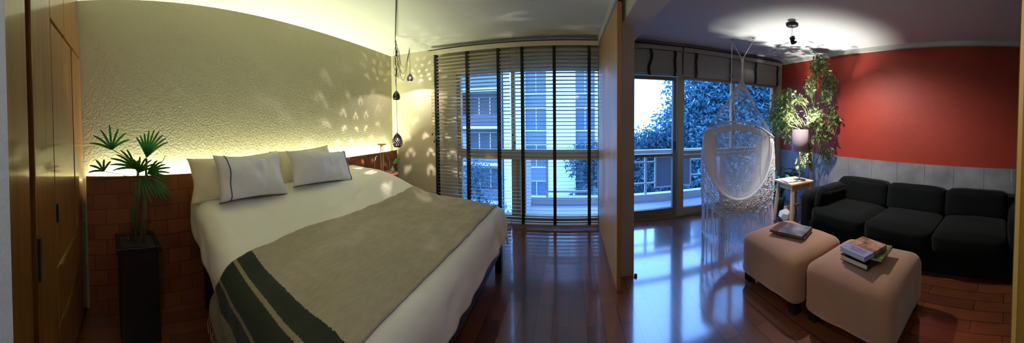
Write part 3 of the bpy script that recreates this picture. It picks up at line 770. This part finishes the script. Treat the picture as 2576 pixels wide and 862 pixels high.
for k, (a, bb) in enumerate(((1.40, 2.095), (.69, 1.39), (-.01, .68))):
    cushion('seat_cushion', 2.47, 3.2, a, bb, .225, .405, .03, so, r=.045, seed=9 + k)
    cushion('back_cushion', 3.02, 3.22, a + (.0 if k else -.0), bb, .38, .675, .02, so, r=.05, rot=(0, .16, 0), seed=20 + k)
for x in (2.56, 3.38):
    for y in (-.12, 2.22): MB(O).box(x - .03, x + .03, y - .03, y + .03, 0, .06).build('foot', M['darkwood'], so)
cu = thing('arm_cushion', 'soft black cushion leaning inside the left sofa arm', 'cushion', (2.80, 2.04, .50))
o = cushion('cover', -.26, .26, -.07, .07, -.16, .11, .02, cu, r=.065, rot=(.22, .05, 0), seed=31)

# ------------------------------------------------------------------ ottomans
def ottoman(label, x0, x1, y0, y1, top, seed):
    cx, cy = (x0 + x1) / 2, (y0 + y1) / 2
    t = thing('ottoman', label, 'ottoman', (cx, cy, 0), group='tan ottomans')
    o = cushion('seat', -(x1 - x0) / 2, (x1 - x0) / 2, -(y1 - y0) / 2, (y1 - y0) / 2, .095, top - .012, .016, t, r=.075, seed=seed, m=M['suede'], wob=.006, flat=True)
    hx, hy = (x1 - x0) / 2, (y1 - y0) / 2
    for sx in (-1, 1):
        for sy in (-1, 1):
            MB().prism([(sx * (hx - .10), sy * (hy - .10)), (sx * (hx - .03), sy * (hy - .10)), (sx * (hx - .03), sy * (hy - .03)), (sx * (hx - .10), sy * (hy - .03))][::(1 if sx * sy > 0 else -1)], 0, .11).build('leg', M['ottleg'], t, bevel=.004)
            # tucked fold running down each corner
            g = MB(); pts = [(sx * (hx - .019), sy * (hy - .026 - .004 * k), .10 + k * (top - .22) / 6) for k in range(7)]
            g.tube(pts, [.005, .005, .005, .004, .004, .003, .001], 6).build('corner_fold', M['suede'], t, smooth=True)
    return t
ottoman('tan ottoman farther from the camera with one thin stack of books', 1.43, 2.03, 1.33, 2.01, .43, 40)
ottoman('tan ottoman nearest the camera carrying the taller book stack', 1.47, 2.08, .62, 1.305, .43, 50)

# ------------------------------------------------------------------ books
def book(label, c, sx, sy, h, rz, cover, pages=(214, 204, 180), spine=None, group='books on the ottomans', art=None):
    t = thing('book', label, 'book', c, rz, group)
    cm = mat('book_cover', cover, .25) if isinstance(cover, tuple) else cover
    th = .0025
    MB().box(-sx / 2 + .004, sx / 2 - .003, -sy / 2 + .004, sy / 2 - .004, th, h - th).build('pages', mat('paper', pages, .8), t)
    g = MB(); g.box(-sx / 2, sx / 2, -sy / 2, sy / 2, 0, th).box(-sx / 2, sx / 2, -sy / 2, -sy / 2 + .004, th, h - th).box(-sx / 2, sx / 2, -sy / 2, sy / 2, h - th, h)
    g.build('cover', cm, t)
    return t
def art_mat(name, a, b2, c3, split=0.0, scale=9.0, axis='Y'):
    m = bpy.data.materials.new(name); m.use_nodes = True; nt = m.node_tree; b = nt.nodes['Principled BSDF']; b.inputs['Roughness'].default_value = .18
    tc = nt.nodes.new('ShaderNodeTexCoord'); n = nt.nodes.new('ShaderNodeTexNoise'); n.inputs['Scale'].default_value = scale; n.inputs['Detail'].default_value = 6
    nt.links.new(tc.outputs['Object'], n.inputs['Vector'])
    sp = nt.nodes.new('ShaderNodeSeparateXYZ'); nt.links.new(tc.outputs['Object'], sp.inputs[0])
    r = nt.nodes.new('ShaderNodeValToRGB'); r.color_ramp.elements[0].position = .38; r.color_ramp.elements[0].color = lin(a); r.color_ramp.elements[1].position = .66; r.color_ramp.elements[1].color = lin(b2)
    nt.links.new(n.outputs['Fac'], r.inputs[0])
    ad = nt.nodes.new('ShaderNodeMath'); ad.operation = 'MULTIPLY_ADD'; ad.inputs[1].default_value = .09; nt.links.new(n.outputs['Fac'], ad.inputs[0]); nt.links.new(sp.outputs[axis], ad.inputs[2])
    gt = nt.nodes.new('ShaderNodeMath'); gt.operation = 'GREATER_THAN'; gt.inputs[1].default_value = split + .045; nt.links.new(ad.outputs[0], gt.inputs[0])
    mx = nt.nodes.new('ShaderNodeMix'); mx.data_type = 'RGBA'; nt.links.new(gt.outputs[0], mx.inputs[0]); nt.links.new(r.outputs[0], mx.inputs[6]); mx.inputs[7].default_value = lin(c3)
    nt.links.new(mx.outputs[2], b.inputs['Base Color']); return m
zt = .448
book('large brown hardback under the picture book on the farther ottoman', (1.735, 1.665, zt), .21, .29, .014, .38, (84, 34, 24), (120, 60, 44))
book('glossy grey picture book lying on top on the farther ottoman', (1.725, 1.675, zt + .015), .23, .30, .018, .33, art_mat('grey_cover', (70, 78, 88), (120, 128, 138), (96, 70, 62), .08, 7), (110, 50, 36))
z0 = zt + .002
book('thick black-bound book at the bottom of the tall stack', (1.735, .955, z0), .26, .235, .036, -.12, (18, 18, 20), (206, 196, 168))
book('green and yellow paperback in the middle of the tall stack', (1.765, .925, z0 + .037), .22, .26, .022, .10, art_mat('green_cover', (40, 84, 44), (120, 130, 60), (170, 160, 80), .09, 12), (170, 160, 110))
bt = book('book with a brown and blue mountain cover on top of the tall stack', (1.715, .955, z0 + .060), .25, .225, .032, -.18, art_mat('mountain_cover', (96, 70, 60), (178, 142, 122), (140, 156, 200), -.2, 14, 'X'), (196, 198, 205))
cmat = bpy.data.materials['mountain_cover']
for nd in cmat.node_tree.nodes:
    if nd.bl_idname == 'ShaderNodeMath' and nd.operation == 'GREATER_THAN': nd.operation = 'LESS_THAN'; nd.inputs[1].default_value = .01
g = MB(); rr = random.Random(5)
for row in (0, 1, 2):
    y = -.075
    while y < .07 - .02 * row:
        w_ = rr.uniform(.004, .009); x = -.062 - row * .018
        k = rr.choice((0, 1, 2))
        g.box(x, x + .011, y, y + .0014, .0322, .0328)
        if k != 1: g.box(x, x + .0014, y, y + w_, .0322, .0328)
        if k != 2: g.box(x + .009, x + .0105, y, y + w_, .0322, .0328)
        y += w_ + .0035
g.build('lettering', mat('dark_ink', (26, 30, 60), .4), bt)

# ------------------------------------------------------------------ tall stool with lamp
t = thing('tall_stool', 'pale pine square stool with splayed legs beside the sofa', 'stool', (2.82, 2.70, 0), -.08)
MB().box(-.20, .20, -.19, .19, .552, .58).build('seat', M['palewood'], t, bevel=.006)
g = MB(); g.box(-.155, .155, -.155, -.135, .48, .552).box(-.155, .155, .135, .155, .48, .552).box(-.155, -.135, -.135, .135, .48, .552).box(.135, .155, -.135, .135, .48, .552)
g.build('apron', M['palewood'], t)
for sx in (-1, 1):
    for sy in (-1, 1):
        g = MB(); a = (sx * .15, sy * .145); bb = (sx * .20, sy * .185); r_ = .019
        vs = [(bb[0] + dx * r_, bb[1] + dy * r_, 0) for dx, dy in ((-1, -1), (1, -1), (1, 1), (-1, 1))] + [(a[0] + dx * r_, a[1] + dy * r_, .552) for dx, dy in ((-1, -1), (1, -1), (1, 1), (-1, 1))]
        i = [g.P(v) for v in vs]
        for q in ((3, 2, 1, 0), (4, 5, 6, 7), (0, 1, 5, 4), (1, 2, 6, 5), (2, 3, 7, 6), (3, 0, 4, 7)): g.f.append([i[k] for k in q])
        g.build('leg', M['palewood'], t, bevel=.003)
MB().box(-.165, .165, -.012, .012, .20, .235).build('stretcher', M['palewood'], t)
lx, ly = 2.855, 2.63
t = thing('table_lamp', 'table lamp with a mauve drum shade on the pine stool', 'lamp', (lx, ly, .5805))
MB().lathe([(.0, 0), (.086, 0), (.088, .008), (.06, .016), (.012, .024), (.0, .026)], n=32).build('base', M['steel'], t, smooth=True)
MB().tube([(0, 0, .02), (0, 0, .47)], .0075, 12).build('pole', M['steel'], t, smooth=True)
g = MB(); g.lathe([(.112, .41), (.112, .705)], n=48, cap0=False, cap1=False); g.build('lamp_shade', M['shade'], t, smooth=True, solid=.003)
g = MB()
for a in (0, 2 * PI / 3, 4 * PI / 3): g.tube([(0, 0, .47), (.111 * math.cos(a), .111 * math.sin(a), .475)], .002, 5)
g.build('shade_carrier', M['steel'], t)
MB().lathe([(.012, .47), (.014, .485), (.026, .50), (.030, .52), (.022, .54), (0, .55)], n=16).build('bulb', M['bulb'], t, smooth=True)
L = bpy.data.lights.new('table_lamp_light', 'POINT'); L.energy = 115; L.color = (1, .97, .92); L.shadow_soft_size = .022
lo = bpy.data.objects.new('table_lamp_light', L); COL.objects.link(lo); lo.parent = t; lo.location = (0, 0, .58)
t = thing('magazine', 'magazines lying on the front corner of the pine stool', 'magazine', (2.70, 2.69, .581), -.25)
MB().box(-.07, .07, -.10, .10, 0, .009).build('cover', art_mat('magazine_cover', (120, 60, 62), (190, 176, 170), (206, 200, 194), .04, 16), t)
MB().box(-.068, .074, -.094, .104, .009, .015).build('inner_pages', mat('newsprint', (196, 188, 180), .7), t)
tag(MB((2.66, 2.69, 0)).box(2.54, 2.78, 2.57, 2.81, .028, .045).box(2.56, 2.59, 2.59, 2.79, 0, .028).box(2.73, 2.76, 2.59, 2.79, 0, .028).build('low_board', M['darkwood'], loc=(2.66, 2.69, 0), bevel=.003), 'low dark board on the floor under the pine stool', 'board')
bmh = bmesh.new(); bmesh.ops.create_icosphere(bmh, subdivisions=1, radius=.095)
me = bpy.data.meshes.new('polyhedron_lamp')
# turn it into a twelve-sided solid
dual = bmesh.new(); cen = {f.index: dual.verts.new(f.calc_center_median().normalized() * .092) for f in bmh.faces}
bmh.verts.ensure_lookup_table(); bmh.free()
dual.free()
phi = (1 + 5 ** .5) / 2; dv = [(a, b2, c) for a in (-1, 1) for b2 in (-1, 1) for c in (-1, 1)]
for a in (-1, 1):
    for b2 in (-1, 1): dv += [(0, a / phi, b2 * phi), (a / phi, b2 * phi, 0), (a * phi, 0, b2 / phi)]
bmh = bmesh.new()
for v in dv: bmh.verts.new(Vector(v) * .052)
bmesh.ops.convex_hull(bmh, input=bmh.verts[:]); bmesh.ops.dissolve_limit(bmh, angle_limit=.1, verts=bmh.verts[:], edges=bmh.edges[:]); bmesh.ops.bevel(bmh, geom=bmh.edges[:], offset=.003, segments=2, affect='EDGES')
bmh.to_mesh(me); bmh.free(); me.materials.append(M['whitelamp'])
o = bpy.data.objects.new('polyhedron_lamp', me); COL.objects.link(o); o.location = (2.655, 2.70, .045 + .079); o.rotation_euler = (.55, .2, .3)
tag(o, 'white many-sided floor lamp on the low board under the pine stool', 'lamp')

# ------------------------------------------------------------------ weeping fig
fx, fy = 3.17, 2.70
t = thing('weeping_fig', 'tall weeping fig tree in the corner behind the table lamp', 'plant', (fx, fy, 0))
MB().lathe([(.0, 0), (.10, 0), (.125, .02), (.145, .26), (.15, .27), (.135, .27), (.0, .25)], n=28).build('pot', M['potblack'], t, smooth=True)
dr = Vector((.66, -.75, 0))            # sideways as seen from the room
trunk = [(0, 0, .24), (.01, -.01, .6), (.0, .01, .95), (.02, .0, 1.3), (.03, -.02, 1.7), (.05, -.05, 2.05), (.05, -.06, 2.38)]
MB().tube(trunk, [.024, .021, .018, .014, .011, .007, .003], 10).build('trunk', M['bark'], t, smooth=True)
fr = random.Random(21)
def okf(q):
    if math.hypot(q.x + fx - lx, q.y + fy - ly) < .17 and q.z < 1.66: return False
    return q.x + fx < XR - .10 and q.y + fy < YW - .12 and q.z < 2.43
tips = []; br = MB(); fol = MB()
spec = [(-.55, 1.62, .16, 1.30), (-.45, 1.72, .2, 1.2), (-.38, 1.85, .15, 1.35), (-.30, 1.62, .25, 1.0), (-.48, 1.40, .2, 1.1), (-.22, 1.78, .2, 1.35), (-.15, 1.45, .25, 1.0), (-.2, 1.25, .2, .95),
        (-.42, 1.5, .3, 1.1), (-.3, 1.35, .35, 1.0), (-.5, 1.75, .3, 1.2), (.02, 2.25, .1, 1.7), (.14, 2.32, .05, 1.75), (.24, 2.15, .05, 1.6), (.33, 2.0, .0, 1.5), (.22, 1.85, .1, 1.4), (-.02, 2.05, .12, 1.5), (.1, 2.36, .1, 1.9),
        (.36, 1.62, .0, 1.15), (.42, 1.50, -.05, 1.1), (.25, 1.38, .1, 1.0), (.12, 1.3, .2, .9), (-.30, 1.5, .3, 1.0), (-.40, 1.6, .3, 1.1), (-.1, 1.6, .3, 1.1), (-.08, 1.02, .12, .8), (-.12, .92, .1, .7), (.26, 1.0, .0, .75), (.0, 1.6, .15, 1.2), (.12, 1.55, .2, 1.15), (-.6, 1.28, .05, 1.0), (-.62, 1.5, -.1, 1.1)]
for (l, z, fwd, zr) in spec:
    end = dr * l + Vector((-.75, -.66, 0)) * fwd + Vector((0, 0, z))
    if fx + end.x > XR - .06: end.x = XR - .06 - fx
    z_s = max(.8, zr); k = min(len(trunk) - 1, max(1, int((z_s - .24) / .36)))
    st = Vector(trunk[k]); mid = st.lerp(end, .55) + Vector((0, 0, .12)); low = end + Vector((dr.x * .06 * (1 if l > 0 else -1), 0, -.20))
    pts = [st, st.lerp(mid, .5) + Vector((0, 0, .05)), mid, end, low]
    br.tube(pts, [.008, .006, .004, .0025, .001], 5)
    for (a, bb, n) in ((mid, end, 12), (end, low, 18)):
        for k in range(n):
            p = a.lerp(bb, k / n); 
            leaves(fol, 3, p, (.09, .09, .09), .072, .42, fr, 1.1, ok=okf)
            sp_ = p + Vector((fr.uniform(-.07, .07), fr.uniform(-.07, .07), fr.uniform(-.12, .02)))
            if k % 2 == 0 and okf(sp_): br.tube([p, sp_], .0012, 4)
br.build('branches', M['stem'], t); fol.build('foliage', M['ficus'], t)

# leafy plant in the corner
t = thing('peace_lily', 'low dark leafy pot plant in the corner behind the pine stool', 'plant', (3.02, 3.24, 0))
MB().lathe([(.0, 0), (.09, 0), (.12, .18), (.13, .20), (.115, .20), (.0, .19)], n=24).build('pot', mat('green_pot', (70, 110, 100), .4), t, smooth=True)
g = MB(); lr = random.Random(8)
for k in range(46):
    a = lr.uniform(0, 2 * PI); tl = lr.uniform(.1, .75); st = Vector((.05 * math.cos(a), .05 * math.sin(a), .19)); hgt = lr.uniform(.2, .44)
    kn = st + Vector((math.cos(a) * tl * .32, math.sin(a) * tl * .32, hgt)); L_ = lr.uniform(.15, .22); d = Vector((math.cos(a), math.sin(a), lr.uniform(-.7, .3))).normalized()
    if kn.x + 3.02 + d.x * L_ > XR - .03: continue
    if kn.y + 3.24 + d.y * L_ > YW - .12: continue
    side = d.cross(Vector((0, 0, 1))).normalized()
    g.tube([st, (st + kn) / 2 + Vector((0, 0, .03)), kn], .003, 4)
    def lf2(u, v, kn=kn, d=d, side=side, L_=L_):
        wv = .042 * math.sin(PI * (u * .96 + .03)) ** .8 * (2 * v - 1)
        return kn + d * L_ * u + side * wv + Vector((0, 0, -.06 * u * u + .012 * abs(2 * v - 1)))
    g.grid(lf2, 7, 4)
g.build('leaves', M['lily'], t, smooth=True)

# ------------------------------------------------------------------ ceiling spotlight
t = thing('ceiling_spotlight', 'small black spotlight head on a rod under the living room ceiling', 'light', (2.16, 2.14, CEIL))
MB().lathe([(.0, -.028), (.052, -.028), (.066, -.020), (.068, -.002), (.0, -.001)], n=36).build('base', M['blackmetal'], t, smooth=True)
MB().tube([(0, 0, -.02), (0, 0, -.125)], .003, 8).build('rod', M['steel'], t)
hd = MB(); aim = Vector((.62, .10, -.78)).normalized()
hd.lathe([(.0, 0), (.020, .0), (.030, .008), (.031, .05), (.034, .052), (.034, .078), (.028, .078), (.026, .066)], n=24, cap1=True)
ho = hd.build('head', M['blackmetal'], t, loc=(-.005, 0, -.135)); ho.rotation_euler = aim.to_track_quat('Z', 'Y').to_euler()
MB().box(-.036, -.0325, -.014, .014, .040, .048).build('slot', M['spotlit'], ho)
MB().lathe([(0, 0), (.026, 0), (.026, .002), (0, .002)], n=20).build('lens', M['spotlit'], ho, loc=(0, 0, .078))
L = bpy.data.lights.new('spot_light', 'SPOT'); L.energy = 112; L.color = (1, .96, .90); L.spot_size = math.radians(118); L.spot_blend = .75; L.shadow_soft_size = .018
lo = bpy.data.objects.new('spot_light', L); COL.objects.link(lo); lo.location = Vector((2.155, 2.14, CEIL - .135)) + aim * .09
lo.rotation_euler = (-Vector((.40, -.28, -.87))).to_track_quat('Z', 'Y').to_euler()

# ------------------------------------------------------------------ crocheted hammock chair
hc = thing('hammock_chair', 'white crocheted hammock chair with long fringes hanging before the window', 'hanging chair', (2.036, 2.94, 0), -.606)
HW = .447
def barp(s): return Vector((s * HW, 0, 1.387 - (.150 if s < 0 else .192) * s * s))
MB().tube([barp(-1.03 + 2.06 * k / 24) for k in range(25)], .0125, 10).build('spreader_bar', M['cotton'], hc, smooth=True)
KN = Vector((.035, .0, 1.93))
g = MB()
for k in range(26):
    s = -1 + 2 * k / 25; p = barp(s); q = KN + Vector((s * .012, .01 * math.sin(k * 2), -.02 * abs(s)))
    mid = p.lerp(q, .5) + Vector((0, 0, -.02 * abs(s))); g.tube([p, mid, q], .0032, 5)
g.build('suspension_cords', M['cotton'], hc)
K2 = Vector((.035, 0, 2.17))
g = MB()
for k in range(7):
    a = k * .9; g.tube([KN + Vector((.014 * math.cos(a), .014 * math.sin(a), -.03)), KN + Vector((.010 * math.cos(a + 1), .010 * math.sin(a + 1), .11)), K2 + Vector((.007 * math.cos(a + 2), .007 * math.sin(a + 2), 0))], .0065, 6)
g.tube([K2 - Vector((0, 0, .035)), K2 + Vector((0, 0, .01))], .018, 10)
g.build('gathered_rope', M['cotton'], hc, smooth=True)
HA, HB = Vector((-.10, .09, CEIL)), Vector((.17, .02, CEIL))
g = MB(); g.tube([K2, HB - Vector((0, 0, .03))], .006, 6); g.tube([K2, HA - Vector((0, 0, .03))], .0045, 6)
g.tube([HA - Vector((0, 0, .03)), HA + Vector((-.005, -.02, -.6)), barp(-.08) + Vector((0, .01, .01))], .0065, 6)
g.build('rope', M['cotton'], hc, smooth=True)
for h_ in (HA, HB):
    g = MB(); g.lathe([(.0, -.004), (.02, -.004), (.02, 0), (0, 0)], (h_.x, h_.y, h_.z), 14)
    g.tube([(h_.x + .012 * math.sin(a), h_.y, h_.z - .018 - .014 * math.cos(a)) for a in (k * PI / 6 for k in range(11))], .003, 6)
    g.build('hook', M['steel'], hc)
def lip(s):
    th = s * PI / 2; c = max(0, math.cos(th))
    ze = 1.2125 - .0225 * s
    return Vector((HW * .985 * math.sin(th), -.40 * c ** .9, ze - .02 - .70 * c ** 1.0))
def sheet(u, v):
    s = u * 2 - 1; th = s * PI / 2; c = max(0, math.cos(th))
    x0 = HW * .985 * math.sin(th)
    b_ = barp(x0 / HW) + Vector((0, 0, -.035 * c)); l = lip(s)
    c1 = Vector((x0 * .98, .14 * c, b_.z - .42 * c)); c2 = Vector((x0 * .85, .06 * c, l.z - .22 * c))
    t_ = 1 - v
    p = b_ * t_ ** 3 + c1 * 3 * t_ * t_ * v + c2 * 3 * t_ * v * v + l * v ** 3
    return p
def isnet(u, v):
    s = abs(u * 2 - 1); return s < .50 + .06 * math.sin(v * 60) * 0 and .07 < v < .80 and s < .52 - .22 * max(0, v - .55)
g = MB(); g.grid(sheet, 54, 72, skip=isnet); g.build('seat_cloth', M['cotton'], hc, smooth=True, solid=.006)
def netfn(u, v): return sheet(.24 + u * .52, .07 + v * .74)
def diamonds(fn, nu, nv):
    g = MB(); idx = {}
    def gp(a, b):
        if (a, b) not in idx: idx[(a, b)] = g.P(fn(a / (2 * nu), b / nv))
        return idx[(a, b)]
    for j in range(nv - 1):
        for i in range(nu):
            a = 2 * i + 1 + (j % 2)
            if a + 1 > 2 * nu: continue
            g.f.append([gp(a, j), gp(a + 1, j + 1), gp(a, j + 2), gp(a - 1, j + 1)])
    return g
g = diamonds(netfn, 26, 66)
g.build('netting', M['cotton'], hc, wire=.0105)
MB().tube([lip(-1 + 2 * k / 48) for k in range(49)], .009, 10).build('lip_edge', M['cotton'], hc, smooth=True)
# ties between bar and cloth
g = MB()
for k in range(15):
    s = -.93 + 1.86 * k / 14; p = barp(s); q = sheet((s * .97 + 1) / 2 if False else (math.asin(max(-1, min(1, s))) / (PI / 2) + 1) / 2, .045)
    MB().tube([p, q + Vector((0, -.008, 0))], [.0045, .011], 6).build('tie', M['cotton'], hc)
for k in range(6):
    s = -.42 + .17 * k; b_ = barp(s) + Vector((0, -.03, -.05 - .012 * (k % 2)))
    g = MB(); g.tube([barp(s) + Vector((0, -.012, 0)), b_], .003, 5); g.tube([b_, b_ - Vector((0, 0, .02)), b_ - Vector((0, 0, .06))], [.004, .008, .012], 7)
    g.build('tassel', M['cotton'], hc, smooth=True)
# skirt
def skirt(u, v):
    s = u * 2 - 1; l = lip(s); zb_ = .30 + .03 * math.sin(s * 9) + (.02 if s < 0 else .06) * abs(s)
    out = .02 * math.sin(v * PI) 
    n_ = Vector((math.sin(s * PI / 2), -math.cos(s * PI / 2), 0))
    wv = .012 * math.sin(s * 40 + v * 6) * v
    p = l + n_ * (out + wv + .01); p.z = l.z + (zb_ - l.z) * v
    p.x *= 1 - .03 * v; p.y -= .03 * v if abs(s) > .7 else 0
    return p
sk = random.Random(9)
def skj(u, v): return skirt(u, v) + Vector((sk.uniform(-.004, .004), sk.uniform(-.004, .004), sk.uniform(-.005, .005)))
g = diamonds(skj, 46, 30)
g.build('skirt', M['cotton'], hc, wire=.0105)
g = MB()
for k in range(150):
    u = R.random(); u = .5 + (u - .5) * (1 if R.random() < .5 else .98); v = R.uniform(.05, .95)
    if .3 < u < .7 and R.random() < .7: continue
    p = skirt(u, v) + Vector((0, -.01, 0)); MB().tube([p - Vector((0, 0, .009)), p - Vector((0, 0, .004)), p + Vector((0, 0, .004)), p + Vector((0, 0, .009))], [.003, .009, .009, .003], 6).build('bobble', M['cotton'], hc, smooth=True)
g = MB()
for k in range(92):
    u = (k + .5) / 92; p = skirt(u, 1.0); z1 = R.uniform(.015, .09) if not (.35 < u < .6) else R.uniform(.01, .14)
    o1 = Vector((R.uniform(-.012, .012), R.uniform(-.02, .01), 0))
    g.tube([p + Vector((0, 0, .01)), p + o1 * .5 + Vector((0, 0, (z1 - p.z) * .5)), Vector((p.x + o1.x, p.y + o1.y, z1))], .0036, 5)
g.build('fringe', M['cotton'], hc)

# small pull cord on the wainscot by the sofa
tag(MB((3.45, -.05, .8)).tube([(3.455, -.05, .875), (3.452, -.05, .745)], .002, 6).lathe([(0, 0), (.005, .004), (.004, .012), (0, .014)], (3.452, -.05, .733), 8).build('pull_cord', M['cotton'], loc=(3.45, -.05, .8)), 'thin white pull cord on the grey panel above the sofa right end', 'cord')

# ------------------------------------------------------------------ lights
def area(name, loc, d, sx, sy, e, col, rz=None):
    L = bpy.data.lights.new(name, 'AREA'); L.shape = 'RECTANGLE'; L.size = sx; L.size_y = sy; L.energy = e; L.color = col
    o = bpy.data.objects.new(name, L); COL.objects.link(o); o.location = loc
    z = -Vector(d).normalized(); x = Vector(rz).normalized() if rz else z.orthogonal(); z = (z - x * z.dot(x)).normalized(); y = z.cross(x)
    o.rotation_euler = Matrix((x, y, z)).transposed().to_euler(); return o
ym = 1.62; xm = xa(ym) + .022
dv_ = Vector((-.117, 1, -.029)).normalized()
area('led_strip_light', (xm, ym, led_z(ym) - .035), (-.7, -.01, 1), 3.85, .012, 180, (.92, .97, .60), dv_)
for (cx_, cz_, w_, h_) in ((-.56, 1.05, 1.95, 2.0), (1.07, 1.0, .86, 1.95), (2.45, 1.0, 1.85, 1.95)):
    o = area('window_portal', (cx_, YW + .14, cz_), (0, -1, 0), w_, h_, 1, (1, 1, 1), (1, 0, 0)); o.data.cycles.is_portal = True
# unseen warm fill light added behind the camera to brighten both rooms
L = bpy.data.lights.new('back_fill_light', 'POINT'); L.energy = 9; L.color = (1, .95, .86); L.shadow_soft_size = .08
lo = bpy.data.objects.new('back_fill_light', L); COL.objects.link(lo); lo.location = (.2, -.24, 2.02)

# ------------------------------------------------------------------ world
W = bpy.data.worlds.new('dusk_sky'); sc.world = W; W.use_nodes = True; nt = W.node_tree
bg = nt.nodes['Background']; tc = nt.nodes.new('ShaderNodeTexCoord'); sp = nt.nodes.new('ShaderNodeSeparateXYZ'); nt.links.new(tc.outputs['Generated'], sp.inputs[0])
r = nt.nodes.new('ShaderNodeValToRGB'); r.color_ramp.elements[0].position = .42; r.color_ramp.elements[0].color = (.02, .05, .10, 1)
r.color_ramp.elements[1].position = .52; r.color_ramp.elements[1].color = (.19, .44, 1, 1)
e = r.color_ramp.elements.new(1.0); e.color = (.13, .33, 1, 1)
ma = nt.nodes.new('ShaderNodeMath'); ma.operation = 'MULTIPLY_ADD'; ma.inputs[1].default_value = .5; ma.inputs[2].default_value = .5
nt.links.new(sp.outputs['Z'], ma.inputs[0]); nt.links.new(ma.outputs[0], r.inputs[0]); nt.links.new(r.outputs[0], bg.inputs['Color'])
bg.inputs['Strength'].default_value = 8.0

# ------------------------------------------------------------------ camera: a phone's cylindrical panorama
f, h, p, rl, xp = 705., 318.4, .03, .01, 1431.2
cd = bpy.data.cameras.new('camera'); co = bpy.data.objects.new('camera', cd); COL.objects.link(co); sc.camera = co
cd.type = 'PANO'; cd.panorama_type = 'CENTRAL_CYLINDRICAL'
cd.central_cylindrical_range_u_min = -1288 / f; cd.central_cylindrical_range_u_max = 1288 / f
cd.central_cylindrical_range_v_min = -(862 - h) / f; cd.central_cylindrical_range_v_max = h / f
cd.central_cylindrical_radius = 1.0; cd.clip_start = .01
co.matrix_world = Matrix.Translation((0, 0, E_)) @ Matrix.Rotation(-(1288 - xp) / f, 4, 'Z') @ Matrix.Rotation(PI / 2 - p, 4, 'X') @ Matrix.Rotation(-rl, 4, 'Z')

vs = sc.view_settings; vs.view_transform = 'Standard'; vs.look = 'None'; vs.exposure = .35; vs.gamma = 1; vs.use_curve_mapping = False
sc.cycles.use_denoising = True
sc.cycles.use_adaptive_sampling = True; sc.cycles.adaptive_threshold = .02
sc.cycles.max_bounces = 8; sc.cycles.diffuse_bounces = 4; sc.cycles.glossy_bounces = 3; sc.cycles.transmission_bounces = 4; sc.cycles.transparent_max_bounces = 16
sc.cycles.sample_clamp_indirect = 4.0; sc.cycles.caustics_reflective = False; sc.cycles.caustics_refractive = False
